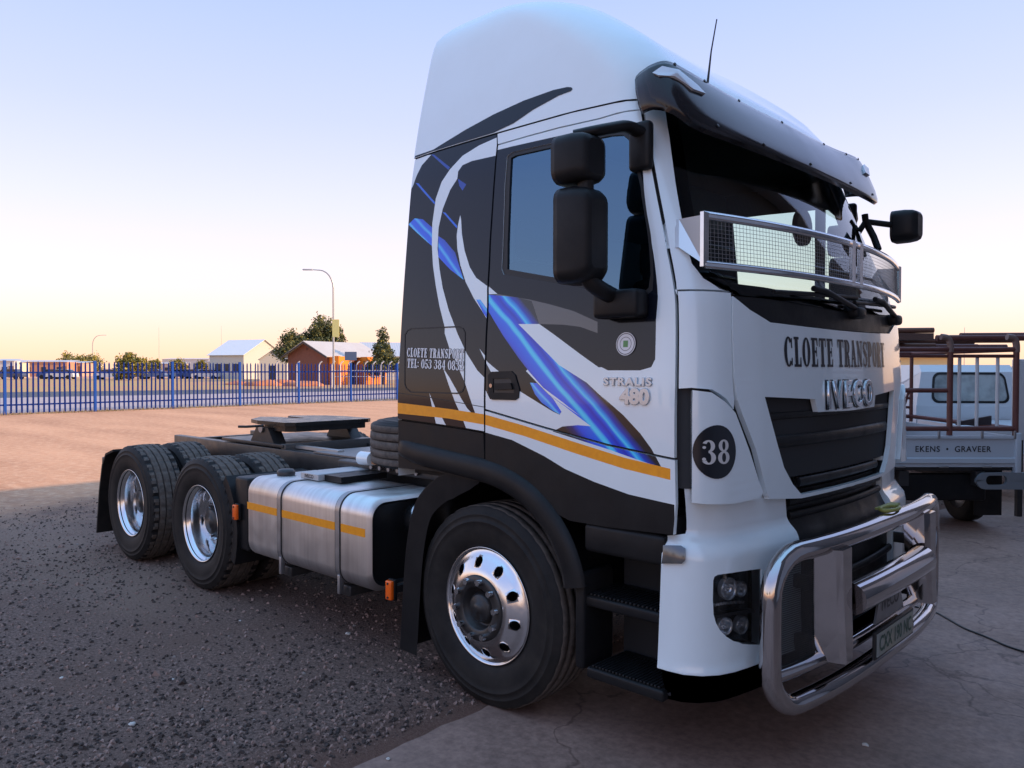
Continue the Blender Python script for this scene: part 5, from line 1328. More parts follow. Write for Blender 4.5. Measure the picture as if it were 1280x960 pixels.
# loose stones on the gravel (nobody could count them): low-poly chips in one mesh
def stones():
    base = np.array([(1, 0, -.3), (-.5, .87, -.25), (-.5, -.87, -.35), (.3, .2, .75), (-.45, .1, .55), (.2, -.6, .4)]); tri = [(0, 1, 3), (1, 4, 3), (1, 2, 4), (2, 5, 4), (2, 0, 5), (0, 3, 5), (3, 4, 5)]
    V = []; Fc = []; MI = []; n = 0
    N = 64000
    D = 2.2+9.5*rng.random(N)**1.7; lat = (rng.random(N)*1.5-.80)*D
    P = CAM[:2]+D[:, None]*Fh+lat[:, None]*Rh
    dens = .5+.5*np.sin(P[:, 0]*1.3+np.sin(P[:, 1]*.9)*1.7)*np.sin(P[:, 1]*1.1+1+np.sin(P[:, 0]*.7))
    for i in range(N):
        x, y = P[i]
        if x > -.06 or x < -8.5+rng.random()*1.5 or rng.random() > .35+.75*dens[i]: continue
        s = .005+.013*rng.random()**1.9
        if rng.random() < .004: s *= 2.2
        a = rng.random()*6.283; c, q = math.cos(a)*s, math.sin(a)*s; sz = s*(.5+.6*rng.random())
        for (bx, by, bz) in base: V.append((x+c*bx-q*by, y+q*bx+c*by, sz*bz+s*.22))
        k = 0 if rng.random() < .55 else (1 if rng.random() < .985 else 2)
        for t_ in tri: Fc.append((n+t_[0], n+t_[1], n+t_[2])); MI.append(k)
        n += 6
    me = bpy.data.meshes.new('gravel_stones'); me.from_pydata(V, [], Fc); me.polygons.foreach_set('material_index', MI); me.update()
    o = link('gravel_stones', me, [mat('stone_dark', (.05, .032, .026), .8), mat('stone_mid', (.28, .18, .145), .85), mat('stone_pale', (.30, .25, .22), .8)])
    o['kind'] = 'stuff'; o['label'] = 'loose dark gravel chips on the yard beside the truck'
stones()
# litter / light pebbles one can pick out
for i, (px, py) in enumerate(((216, 848), (77, 847), (435, 792), (485, 949), (1082, 932), (165, 905), (300, 775))):
    p = on(px, py, 'z', .008); r = .008+.004*(i % 3)
    bm = bmesh.new(); bmesh.ops.create_icosphere(bm, subdivisions=2, radius=r)
    for v in bm.verts: v.co = Vector((v.co.x*1.3, v.co.y*(.8+.1*(i % 4)), v.co.z*.6))+v.co.normalized()*random.uniform(-.2, .2)*r
    me = bpy.data.meshes.new('pebble'); bm.to_mesh(me); bm.free()
    o = link('pebble', me, mat('pale_pebble', (.5, .46, .42), .8)); o.location = (p[0], p[1], r*.5+(.006 if p[0] > .08 else 0)); tag(o, 'small pale pebble lying loose on the dark yard surface', 'pebble', 'pale pebbles on the yard')

# cable on the apron
cp = [on(a, b, 'z', .012) for a, b in ((1120, 752), (1165, 764), (1182, 772), (1205, 785), (1235, 797), (1260, 808), (1290, 817), (1340, 828))]
mb = MB(); mb.tube(smoothpath(cp, 6), .006, 6); o = mb.build('power_cable', SEAL, None); tag(o, 'thin black cable trailing across the concrete from under the bull bar', 'cable')

# --- ground bands beyond the fence
def band(name, a0, a1, b0, b1, z, m_, e=1.5):
    A0, A1, B0, B1 = (on(*q, 'z', 0)[:2] for q in (a0, a1, b0, b1))
    P = [A0-(A1-A0)*e, A1+(A1-A0)*e, B1+(B1-B0)*e, B0-(B1-B0)*e]
    mb = MB(); mb.add([(p[0], p[1], z) for p in P], [(0, 1, 2, 3)]); return struct(mb.build(name, m_, None))
band('pavement', (0, 517), (438, 502.5), (0, 497.5), (438, 489), .004, mat('pale_paving', (.40, .34, .34), .85, noise=(.6, (.33, .27, .26), .8)), e=.8)
band('road', (0, 497.5), (438, 489), (0, 490.5), (438, 485.2), .008, mat('asphalt', (.060, .064, .074), .8, noise=(.5, (.085, .085, .09), .8)), e=.8)
band('verge', (0, 490.3), (438, 485.0), (0, 473), (438, 473), .006, mat('dry_verge', (.46, .24, .12), .95, noise=(.12, (.40, .30, .10), 1.0)), e=1.2)

# --- palisade fence
BLUE = mat('blue_fence_paint', (.006, .026, .17), .7, 0, .15, noise=(3, (.010, .04, .22), .6))
FA, FB, FL, FD0 = .0703302, .0823475, -.63759, 29.0
def fpt(k): return wp(FD0*(FL+k*FA), FD0*(1+k*FB))
fence = thing('palisade_fence', 'blue steel palisade fence with pointed pales running along the yard', 'fence', tuple(fpt(0)))
fd = fpt(1)-fpt(0); fang = math.atan2(fd[1], fd[0]); fence.rotation_euler = (0, 0, fang); SP = float(np.linalg.norm(fd))
mp_post = MB().box(-.045, .045, -.045, .045, 0, 2.0).mesh('post')
pal = MB(); prof = [(-.033, 0), (-.018, -.012), (0, .004), (.018, -.012), (.033, 0)]
v = []
for z, k in ((.05, 1), (1.88, 1), (1.96, .25)):
    for a, b in prof: v.append((a*k, b*k-.02, z))
pal.add(v, [(r*5+i, r*5+i+1, r*5+6+i, r*5+5+i) for r in range(2) for i in range(4)], 0, False)
v2 = [(a, b-.004, c) for a, b, c in v]; pal.add(v2, [(r*5+i, r*5+5+i, r*5+6+i, r*5+i+1) for r in range(2) for i in range(4)], 0, False)
me_pale = pal.mesh('pale'); me_rail = MB().box(.045, SP-.045, .0, .04, -.03, .03).mesh('rail')
BLUEP = mat('bright_blue_post', (.010, .065, .32), .7, 0, .15)
for me in (me_pale, me_rail): me.materials.append(BLUE)
mp_post.materials.append(BLUEP)
def lk(name, me, parent, loc, rz=0.0):
    o = bpy.data.objects.new(name, me); COL.objects.link(o); o.parent = parent; o.location = loc; o.rotation_euler = (0, 0, rz); return o
K0, K1 = -2, 16
for k in range(K0, K1+1):
    lk('post', mp_post, fence, (k*SP, 0, 0))
    if k == K1: break
    for z in (.36, 1.55): lk('rail', me_rail, fence, (k*SP, 0, z))
    for i in range(1, 17):
        o = lk('pale', me_pale, fence, (k*SP+SP*i/17+random.uniform(-.008, .008), 0, random.uniform(-.012, .012))); o.rotation_euler = (random.uniform(-.012, .012), random.uniform(-.014, .014)*(3 if random.random() < .06 else 1), 0)
# dry weeds along the foot of the fence
V = []; Fc = []
for i in range(9000):
    k = K0+(K1-K0)*rng.random(); p = fpt(k)+np.array((rng.normal()*.16, rng.normal()*.16, 0)); h = .05+.16*rng.random()**2; a = rng.random()*6.28; l = rng.normal()*.05; w_ = .008
    b = len(V); V += [(p[0]-math.cos(a)*w_, p[1]-math.sin(a)*w_, 0), (p[0]+math.cos(a)*w_, p[1]+math.sin(a)*w_, 0), (p[0]+l, p[1]+rng.normal()*.05, h)]; Fc.append((b, b+1, b+2))
me = bpy.data.meshes.new('dry_weeds'); me.from_pydata(V, [], Fc); o = link('dry_weeds', me, mat('dry_weed', (.24, .18, .08), .9)); o['kind'] = 'stuff'; o['label'] = 'short dry weeds along the foot of the blue fence'

# --- trees
LEAF = [mat('leaf_olive', (.10, .11, .035), .7), mat('leaf_dark', (.05, .07, .03), .7), mat('leaf_yellow', (.32, .27, .05), .7)]
BARK = mat('bark', (.09, .065, .045), .9, noise=(6, (.05, .035, .025), .8))
def tree(name, label, base, blobs, trunk_h, tr, nleaf, ls, mix_, group=None, cat='tree', seed=1):
    """blobs: (dx along the picture, dy in depth, z, rx, rz) around the base"""
    r_ = np.random.default_rng(seed)
    t = thing(name, label, cat, tuple(base), FACE, group)
    mb = MB(); mb.tube([(0, 0, -.1), (random.uniform(-.1, .1), 0, trunk_h*.5), (0, 0, trunk_h)], [tr, tr*.75, tr*.55], 8)
    for b in blobs:
        mb.tube([(0, 0, trunk_h*.75), ((b[0])*.5, b[1]*.5, (trunk_h*.75+b[2])*.5), (b[0], b[1], b[2])], [tr*.45, tr*.3, tr*.1], 6)
    mb.build('trunk', BARK, t)
    tot = sum(b[3]**2*b[4] for b in blobs); V = []; Fc = []; MI = []
    for b in blobs:
        n = int(nleaf*b[3]**2*b[4]/tot); sub = [(r_.normal(size=3)) for _ in range(max(5, int(9)))]
        sub = [s/np.linalg.norm(s)*(.55+.4*r_.random()) for s in sub]
        for i in range(n):
            if r_.random() < .78:
                c = sub[r_.integers(len(sub))]; d = r_.normal(size=3)*.21; q = c+d
            else:
                q = r_.normal(size=3); q = q/np.linalg.norm(q)*r_.random()**.4*.95
            p = np.array((b[0]+q[0]*b[3], b[1]+q[1]*b[3], b[2]+q[2]*b[4]))
            s = ls*(.6+.8*r_.random()); A = r_.normal(size=3); A /= np.linalg.norm(A); B = np.cross(A, r_.normal(size=3)); B /= np.linalg.norm(B); k = len(V)
            V += [tuple(p-A*s), tuple(p+B*s*.5), tuple(p+A*s), tuple(p-B*s*.5)]; Fc.append((k, k+1, k+2, k+3))
            u = r_.random(); MI.append(0 if u < mix_[0] else (1 if u < mix_[0]+mix_[1] else 2))
    me = bpy.data.meshes.new('crown'); me.from_pydata(V, [], Fc); me.polygons.foreach_set('material_index', MI); link('crown', me, LEAF, t)
    return t
tree('shade_tree', 'spreading dark green tree behind the brick guardhouse, left of the lamp pole', gp(368, 104), [(-1.2, 0, 4.2, 1.5, 1.6), (-.2, .5, 5.2, 1.5, 1.5), (.9, .3, 4.6, 1.5, 1.4), (.1, -.3, 3.6, 1.8, 1.2)], 2.8, .22, 5200, .17, (.5, .4), seed=3)
tree('shade_tree', 'taller broad tree with loose top behind the lamp pole', gp(405, 106), [(0, 0, 7.2, 1.7, 1.9), (-1.3, .4, 6.0, 1.6, 1.5), (1.3, .2, 6.0, 1.5, 1.6), (.3, -.3, 4.8, 2.1, 1.4), (2.2, .3, 5.0, .9, 1.1)], 3.4, .28, 7600, .18, (.5, .38), seed=5)
tree('conifer_tree', 'dense pointed conifer standing between the guardhouse and the truck cab', gp(479, 84), [(0, 0, 5.1, .62, 1.1), (-.1, 0, 3.9, 1.0, 1.1), (.15, .2, 2.9, 1.4, 1.1), (-.3, -.2, 1.9, 1.6, .9), (.7, .1, 2.2, 1.2, 1.0)], 2.0, .16, 7000, .13, (.3, .62), seed=8)
for i, (px, D, h, w_, lab) in enumerate(((162, 112, 4.3, 2.5, 'round yellow-green bush beyond the road behind the fence'), (108, 175, 5.3, 3.8, 'wide olive bush near the far lamp'), (88, 182, 5.2, 3.6, 'olive bush beside the long low shed'), (192, 190, 4.0, 2.0, 'small hazy bush on the far side of the flat'), (252, 195, 3.8, 1.8, 'small lone bush near the white shed'), (222, 230, 4.6, 3.0, 'far low bush in the middle of the flat'))):
    tree('bush', lab, gp(px, D), [(0, 0, h*.55, w_*.62, h*.42), (-w_*.5, .3, h*.42, w_*.5, h*.36), (w_*.5, -.2, h*.45, w_*.5, h*.34)], h*.4, .1, 3000, .22, (.35, .08), cat='bush', seed=20+i)
# trees standing on the other side of the yard, mirrored in the truck's glossy flank
for i, (x, y, h, lab) in enumerate(((-9., -38., 5.5, 'bushy tree across the yard, mirrored in the truck door'), (8., -44., 7., 'tall tree across the yard, mirrored in the truck door'), (-26., -50., 6., 'far tree across the yard, mirrored in the sleeper side'))):
    tree('shade_tree', lab, (x, y, 0), [(0, 0, h*.7, h*.3, h*.28), (-h*.2, .3, h*.55, h*.26, h*.22), (h*.22, -.2, h*.55, h*.26, h*.24)], h*.4, .2, 2500, .2, (.5, .4), seed=40+i)
# --- buildings
def local_thing(name, label, cat, px, D, yaw_deg, group=None):
    return thing(name, label, cat, tuple(gp(px, D)), FACE+R_(yaw_deg), group)
BRICK = mat('face_brick', (.22, .085, .055), .85, noise=(4, (.16, .06, .042), .8))
IRON = mat('pale_roof_iron', (.62, .56, .50), .45, .3, noise=(.7, (.55, .47, .40), .7))
IRONG = mat('grey_roof_iron', (.50, .51, .54), .45, .3)
IRONW = mat('white_roof_iron', (.72, .71, .70), .5, .1)
CREAM = mat('cream_wall', (.55, .52, .46), .85)
DARKW = mat('dark_opening', (.02, .02, .025), .4)
ORWALL = mat('orange_wall_paint', (.85, .26, .02), .75)
def gable(t, W, L, He, Hr, wallm, roofm, over=.35, corr=True):
    """front gable at local y=0 facing -y; ridge along +y"""
    mb = MB(); mb.prism([(-W/2, 0), (W/2, 0), (W/2, He), (0, Hr), (-W/2, He)], 'y', 0, L); mb.build('wall', wallm, t)
    sl = math.hypot(W/2, Hr-He); k = (Hr-He)/(W/2)
    for s in (-1, 1):
        n = max(8, int((L+2*over)/.18)); vs = []; 
        for i in range(n+1):
            y = -over+(L+2*over)*i/n; dz = .018*(i % 2)
            vs += [(0, y, Hr+.05+dz), (s*(W/2+over), y, He-k*over+.05+dz)]
        mb = MB(); mb.add(vs, [(2*i, 2*i+1, 2*i+3, 2*i+2) for i in range(n)], 0); low = [(a, b, c-.05) for a, b, c in vs]; mb.add(low, [(2*i, 2*i+2, 2*i+3, 2*i+1) for i in range(n)], 0)
        m_ = len(vs); mb.add([vs[0], vs[1], low[1], low[0], vs[-2], vs[-1], low[-1], low[-2]], [(0, 1, 2, 3), (4, 7, 6, 5)], 0); mb.add([vs[1], vs[-1], low[-1], low[1]], [(0, 1, 2, 3)], 0)
        mb.build('roof', roofm, t)
# brick guardhouse: gable turned a little left, orange porch walls on its right flank
gh = local_thing('guardhouse', 'small brick gatehouse with pale iron roof and bright orange porch walls', 'building', 384, 84, -33)
gable(gh, 5.9, 7.6, 3.15, 4.55, BRICK, IRON, .55)
for s in (-1, 1):
    mb = MB(); mb.prism([(0, 4.50), (s*3.5, 2.90), (s*3.5, 2.75), (0, 4.33)], 'y', -.62, -.56); mb.build('barge_board', mat('dark_timber', (.05, .04, .04), .7), gh)
mb = MB().box(2.97, 4.32, .3, .52, 0, 3.0); mb.build('porch_wall', ORWALL, gh)
mb = MB().box(2.97, 4.3, .525, 2.2, 0, 2.95); mb.build('porch_wall', ORWALL, gh)
mb = MB().box(2.97, 4.3, 4.4, 7.55, 0, 2.95); mb.build('porch_wall', ORWALL, gh)
mb = MB().box(2.96, 3.0, 2.5, 3.9, 0, 2.4); mb.build('door', DARKW, gh)
mb = MB().cyl((0, -.03, 3.75), 'y', .04, .16, 14); mb.build('gable_vent', mat('vent_brick', (.12, .05, .035), .9), gh)
mb = MB().box(-3.9, -2.9, .4, 3.0, 2.72, 2.84); mb.build('lean_to_roof', IRONG, gh)
for y in (.5, 2.9): mb = MB().box(-3.85, -3.77, y-.04, y+.04, 0, 2.72); mb.build('post', mat('dark_timber'), gh)
# white shed behind
sh = local_thing('white_shed', 'white industrial shed with low grey iron roof left of the gatehouse', 'building', 330, 128, 62)
gable(sh, 8.5, 7.6, 3.9, 6.3, CREAM, IRONW, .3)
for y in (1, 3, 5): mb = MB().box(-4.29, -4.25, y, y+1.3, 1.2, 2.4); mb.build('window', DARKW, sh)
sh2 = local_thing('white_shed', 'lower annex of the white shed with its own small gable', 'building', 341, 112, 12)
gable(sh2, 3.6, 5, 3.0, 4.3, CREAM, IRONG, .2)
mb = MB().box(-.5, .5, -.03, .02, 0, 2.1); mb.build('door', DARKW, sh2)
sh3 = local_thing('grey_shed', 'grey roofed shed mostly hidden behind the gatehouse and conifer', 'building', 452, 120, -75)
gable(sh3, 8, 14, 3.6, 5.6, CREAM, IRONG, .3)
for y in (3, 7, 11): mb = MB().box(-4.06, -4.02, y, y+1.2, 1.2, 2.3); mb.build('window', DARKW, sh3)
# long low sheds and containers along the far side, left
far = [(45, 160, 12, 2.9, mat('tan_brick', (.50, .25, .15), .9), 'long low tan brick shed on the far side of the flat', 5), (6, 140, 3.2, 2.9, mat('off_white_panel', (.6, .58, .55), .7), 'white site container behind the fence', 2.5), (22, 142, 1.7, 2.6, mat('cream_panel', (.62, .56, .40), .7), 'cream upright cabin beside the white container', 2),
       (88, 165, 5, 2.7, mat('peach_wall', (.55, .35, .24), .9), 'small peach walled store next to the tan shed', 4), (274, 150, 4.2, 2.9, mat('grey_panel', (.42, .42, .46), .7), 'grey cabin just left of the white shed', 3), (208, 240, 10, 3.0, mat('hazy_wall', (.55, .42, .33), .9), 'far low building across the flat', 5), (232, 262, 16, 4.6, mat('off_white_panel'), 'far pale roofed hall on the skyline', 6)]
for px, D, W, H, m_, lab, dep in far:
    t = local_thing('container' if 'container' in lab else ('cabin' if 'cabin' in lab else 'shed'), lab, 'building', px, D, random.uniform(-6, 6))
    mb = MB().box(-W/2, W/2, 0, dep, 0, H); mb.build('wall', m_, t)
    mb = MB(); mb.prism([(-.25, H+.02), (dep+.25, H+.35), (dep+.25, H+.43), (-.25, H+.10)], 'x', -W/2-.2, W/2+.2); mb.build('roof', IRONG, t)
    for i in range(max(1, int(W/3))):
        x = -W/2+W*(i+.5)/max(1, int(W/3)); mb = MB().box(x-.45, x+.45, -.04, .02, .9, 1.9); mb.build('window', DARKW, t)
    mb = MB().box(W/2-.95 if W > 3 else -.4, W/2-.1 if W > 3 else .4, -.03, .01, 0, 2.05); mb.build('door', mat('faded_door', (.2, .12, .08), .7), t)
# boundary wall far right, behind the loaded pickup
t = local_thing('boundary_wall', 'low brown brick wall in the distance behind the loaded pickup', 'wall', 1170, 46, -3)
mb = MB().box(-9, 9, 0, .23, 0, 1.22); mb.build('wall', BRICK, t)
mb = MB().box(-9.05, 9.05, -.04, .27, 1.22, 1.32); mb.build('coping', mat('wall_coping', (.4, .34, .3), .9), t)
t = local_thing('shed', 'yellow lit iron shed showing through the pickup rack', 'building', 1120, 62, -8)
mb = MB().box(-4, 4, 0, 5, 0, 2.6); mb.build('wall', mat('yellow_lit_wall', (.62, .5, .25), .8), t)  # the yellow light is put into the wall colour
mb = MB(); mb.prism([(-.3, 2.62), (5.3, 2.9), (5.3, 3.0), (-.3, 2.72)], 'x', -4.3, 4.3); mb.build('roof', IRON, t)
for x in (-2.5, 0, 2.5): mb = MB().box(x-.5, x+.5, -.04, .02, 1, 2); mb.build('window', DARKW, t)

# --- street lamps and signs
GALV = mat('galvanised_pole', (.42, .42, .42), .45, .7)
def lamp(label, px, D, h, dirn, arm, r=.07, group='street lamps'):
    t = thing('street_lamp', label, 'street lamp', tuple(gp(px, D)), FACE, group)
    pts = [(0, 0, 0), (0, 0, h*.5), (0, 0, h-arm*.75)]
    for a in (15, 30, 45, 60, 75, 88): pts.append((dirn*arm*.55*(1-math.cos(R_(a))), 0, h-arm*.75+arm*.72*math.sin(R_(a))))
    pts.append((dirn*arm*.85, 0, h-.02))
    mb = MB(); n = len(pts); mb.tube(pts, [r*(1-.55*i/(n-1)) for i in range(n)], 10); mb.build('pole', GALV, t)
    e = pts[-1]; mb = MB(); mb.box(e[0]-.1, e[0]+.1+.65 if dirn > 0 else e[0]+.1, -.11, .11, e[2]-.06, e[2]+.06, bev=.04) if dirn > 0 else mb.box(e[0]-.75, e[0]+.1, -.11, .11, e[2]-.06, e[2]+.06, bev=.04)
    mb.build('lamp_head', mat('lamp_grey', (.5, .5, .5), .5), t); return t
lamp('tall street lamp with a yellow poster board, in front of the gatehouse', 417, 66, 9.9, -1, 2.1, .085)
lamp('distant street lamp rising over the olive bush', 116, 205, 10.2, 1, 3.4, .11)
lamp('street lamp curving up behind the gatehouse ridge', 374, 150, 8.9, 1, 3.0, .1)
t = thing('poster_board', 'yellow poster board strapped halfway up the tall street lamp', 'sign', tuple(gp(420, 65.8)), FACE)
mb = MB(); mb.box(-.28, .28, -.08, -.03, 4.3, 5.75); mb.build('board', mat('yellow_board', (.85, .72, .25), .6), t); 
for z in (4.5, 5.5): mb = MB().box(-.2, .02, -.03, .1, z-.03, z+.03); mb.build('strap', GALV, t)
t = thing('road_sign', 'grey-blue back of a small road sign on a post before the gatehouse', 'sign', tuple(gp(438.5, 64)), FACE)
mb = MB(); mb.box(-.48, .48, -.03, 0, 2.36, 3.05); mb.build('sign_board', mat('sign_back', (.13, .17, .24), .5, .3), t)
mb = MB().box(-.03, .03, .002, .05, 0, 3.0); mb.build('post', GALV, t)
for z in (2.5, 2.9): mb = MB().box(-.44, .44, .002, .03, z-.02, z+.02); mb.build('brace', GALV, t)
# white concrete fence posts with cranked tops right of the gatehouse
WP = mat('white_post', (.66, .62, .60), .8)
me_p = MB().tube([(0, 0, 0), (0, 0, 2.0), (.10, 0, 2.22), (.28, 0, 2.36)], .055, 8).mesh('post'); me_p.materials.append(WP)
t = thing('security_fence', 'white cranked-top fence posts with rails beside the gatehouse', 'fence', tuple(gp(462, 72)), FACE)
for i in range(9): lk('post', me_p, t, (-3.4+i*.72, .12*i, 0))
for z in (.95, 1.5): mb = MB().box(-3.5, 2.5, .3, .34, z, z+.06); mb.build('rail', WP, t)
for i, px in enumerate((345, 371, 399)):
    t = thing('fence_post', 'white concrete post with cranked top standing in the dirt left of the gatehouse', 'post', tuple(gp(px, 73+i)), FACE, 'cranked white posts')
    lk('post', me_p, t, (0, 0, 0))
    mb = MB(); mb.tube([(.28, 0, 2.36), (.28, .02, 2.30)], .02, 6); mb.build('wire_eye', GALV, t)
# heaps of red soil beyond the road
for i, (px, D, W, H) in enumerate(((330, 78, 3.6, .55), (352, 80, 3.0, .6), (380, 77, 4.0, .5), (300, 82, 3.0, .4))):
    bm = bmesh.new(); bmesh.ops.create_icosphere(bm, subdivisions=3, radius=1)
    for v in bm.verts:
        k = 1+.18*math.sin(v.co.x*5+i)*math.cos(v.co.y*4+2*i); v.co = Vector((v.co.x*W/2*k, v.co.y*1.3*k, max(-.05, v.co.z*H*k)))
    me = bpy.data.meshes.new('soil_heap'); bm.to_mesh(me); bm.free(); o = link('soil_heap', me, mat('red_soil', (.55, .22, .09), .95, noise=(2, (.45, .17, .07), .8)), smooth=True); o.location = tuple(gp(px, D)); o.rotation_euler = (0, 0, FACE)
    tag(o, 'low heap of red soil beyond the road', 'soil heap', 'soil heaps beyond the road')
# thin masts on the skyline
for px, D, h in ((199, 240, 14), (277, 240, 14.5), (1205, 120, 8.0)):
    mb = MB(); mb.tube([(0, 0, 0), (0, 0, h)], [.07, .03], 6); o = mb.build('mast', GALV, None); o.location = tuple(gp(px, D)); o.rotation_euler = (0, 0, FACE)
    tag(o, 'thin mast on the skyline beyond the fence' if px < 600 else 'thin aerial mast behind the loaded pickup', 'mast', 'skyline masts' if px < 600 else None)
# --- far parked cars
def car(label, px, D, yaw, col, group, L=4.2):
    t = thing('parked_car', label, 'car', tuple(gp(px, D)), FACE+R_(yaw), group)
    pm = mat('car_paint_%d%d%d' % tuple(int(c*99) for c in col), col, .3, coat=.5)
    body = [(-L/2, .35), (-L/2+.05, .85), (-L/2+.9, .95), (L/2-.1, .92), (L/2, .6), (L/2, .35)]
    mb = MB(); mb.prism(body, 'y', -.85, .85); mb.build('body', pm, t)
    mb = MB(); top = [(-L/2+.75, .94), (-L/2+1.35, 1.48), (L/2-1.0, 1.50), (L/2-.25, .92)]; mb.prism(top, 'y', -.72, .72); mb.build('cabin', mat('car_glass', (.02, .025, .03), .08, 0, .8), t)
    mb = MB(); mb.prism([(-L/2+1.3, 1.46), (L/2-.95, 1.48), (L/2-1.05, 1.53), (-L/2+1.45, 1.52)], 'y', -.7, .7); mb.build('roof', pm, t)
    for x in (-L/2+.8, L/2-.8):
        for s in (-1, 1):
            mb = MB().cyl((x, s*.86, .32), 'y', -s*.2, .32, 16); mb.build('wheel', RUBBER, t)
for i, (px, D, yaw, col) in enumerate(((258, 126, 4, (.6, .6, .62)), (240, 128, -6, (.05, .08, .2)), (225, 130, 3, (.3, .31, .33)), (137, 118, 5, (.5, .54, .62)), (78, 122, 0, (.62, .62, .6)), (66, 124, 8, (.06, .09, .22)), (12, 118, 3, (.05, .06, .1)), (172, 125, -4, (.06, .1, .24)), (190, 124, 4, (.07, .11, .22)))):
    names = ['pale silver car parked nearest the white shed', 'dark blue car between two pale cars near the white shed', 'grey car parked second from the dark blue car', 'pale blue-white car below the far lamp', 'white car in front of the tan shed', 'navy car beside the white car by the tan shed', 'black car in front of the white container', 'blue car parked under the yellow-green bush', 'navy car just past the yellow-green bush']
    car(names[i], px, D, yaw, col, 'cars parked beyond the road')

# --- loaded pickup seen from behind, at the right
PK = thing('pickup_truck', 'light flatbed pickup with dark red pipe rack and lettered grey tailgate', 'pickup', tuple(wp(4.5, 8.3)), FACE)
RED = mat('dark_red_pipe', (.115, .035, .03), .5, 0, .5, noise=(9, (.16, .06, .045), .7))
GREYB = mat('grey_blue_body', (.48, .53, .58), .4, 0, .5, coat=.2)
WBODY = mat('pickup_white', (.62, .64, .66), .35, coat=.4)
hw = .78
mb = MB(); mb.prism([(-.0, .70), (-.0, .735), (-.018, .745), (-.018, .79), (0, .80), (0, 1.0), (-.02, 1.02), (.03, 1.02), (.03, .70)], 'x', -hw, hw)
mb2 = MB(); sec = [(0, .70), (0, .735), (-.02, .745), (-.02, .79), (0, .80), (0, .99), (-.018, 1.0), (-.018, 1.025), (.03, 1.025), (.03, .70)]
mb2.prism(sec, 'x', -hw, hw); tg = mb2.build('tailgate', GREYB, PK)
me = text_mesh('EKENS  \u2022  GRAVEER', .085, .98, .0012, align='LEFT', spacing=1.12); place_text('tailgate_lettering', me, lambda a, b, h: (-.29+a, -.0025, .885+b), BLACKINK, tg)
for x in (-.45, .0, .45): mb = MB(); mb.box(x-.05, x+.05, -.035, -.015, .695, .715, bev=.006); mb.build('hinge', STEEL, tg)
for x in (-.5, -.05, .4, .74): mb = MB(); mb.box(x-.012, x+.012, -.03, -.01, 1.0, 1.08, bev=.005); mb.build('latch', STEEL, tg)
for s in (-1, 1):
    mb = MB().box(min(s*hw, s*(hw-.03)), max(s*hw, s*(hw-.03)), .035, 2.3, .70, 1.02); mb.build('side_board', GREYB, PK)
    mb = MB(); mb.box(s*hw-.03, s*hw+.03, -.03, .06, .62, 1.06, bev=.01); mb.build('corner_post', GREYB, PK)
mb = MB().box(-hw+.03, hw-.03, .035, 2.3, .66, .70); mb.build('tray_floor', BLACKS, PK)
for s in (-1, 1): mb = MB().box(s*.4-.05, s*.4+.05, -.0, 4.6, .50, .655); mb.build('chassis_rail', BLACKS, PK)
mb = MB(); mb.box(-.55, .52, .10, .16, .33, .62, bev=.02); mb.build('rear_valance', BLACKM, PK)
mb = MB(); o_ = rrect(.34, 1.15, .47, .645, .10, 6); i_ = rrect(.44, .66, .515, .615, .045, 6)
n1 = len(o_); mb.add([(a, -.03, b) for a, b in o_]+[(a, -.03, b) for a, b in i_]+[(a, .01, b) for a, b in o_]+[(a, .01, b) for a, b in i_], [(k, (k+1) % n1, n1+(k+1) % n1, n1+k) for k in range(n1)]+[(2*n1+k, 3*n1+k, 3*n1+(k+1) % n1, 2*n1+(k+1) % n1) for k in range(n1)]+[(k, 2*n1+k, 2*n1+(k+1) % n1, (k+1) % n1) for k in range(n1)]+[(n1+k, n1+(k+1) % n1, 3*n1+(k+1) % n1, 3*n1+k) for k in range(n1)], 0)
mb.build('step_bumper', mat('bumper_grey', (.22, .24, .26), .45, .3), PK)
me_w = MB().lathe([(-.09, .20), (-.1, .30), (-.085, .335), (0, .345), (.085, .335), (.1, .30), (.09, .20)], n=36).mesh('wheel'); me_w.materials.append(RUBBER)
me_r = MB().lathe([(-.095, .2), (-.06, .19), (-.05, .06), (-.07, .0005)], n=28).mesh('rim'); me_r.materials.append(STEEL)
for x in (-.66, .66):
    for y in (.75, 3.55):
        o = lk('wheel', me_w, PK, (x, y, .345), math.pi/2); lk('rim', me_r, o, (0, 0, 0), math.pi if x < 0 else 0).rotation_euler = (0, 0, 0 if x < 0 else math.pi)
# rack
def bar(nm, pts, r, m_=RED): mb = MB(); mb.tube(pts, r, 8); return mb.build(nm, m_, RK)
RK = thing('pipe_rack', 'dark red welded pipe rack standing on the flatbed pickup', 'rack', tuple(wp(4.5, 8.3)), FACE)
for (x, y) in ((.08, .02), (.77, .02), (-.77, .02), (-.77, 2.2), (.77, 2.2), (-.19, 2.2)):
    bar('upright', [(x, y, 1.03), (x, y, 1.93)], .030 if y < 1 else .024)
for y in (.02, 2.2):
    for z in (1.93, 1.10): bar('cross_rail', [(-.77, y, z), (.77, y, z)], .026)
for x in (-.77, .77):
    for z in (1.93, 1.10): bar('side_rail', [(x, .02, z), (x, 2.2, z)], .026)
bar('cross_rail', [(-.77, .03, 1.50), (.08, .03, 1.50)], .024); bar('cross_rail', [(-.77, .03, 1.86), (.77, .03, 1.86)], .018)
for x in (.20, .385, .60): bar('white_bar', [(x, .06, 1.10), (x, .06, 1.86)], .018, WBODY)
for x in (.08, .77):
    mb = MB(); mb.tube(roundpath([(x-.10, .02, 2.06), (x-.02, .02, 2.05), (x, .02, 1.98), (x, .02, 1.9)], .05), .034, 8); mb.build('bent_hook', mat('worn_red_pipe', (.2, .13, .11), .5), RK)
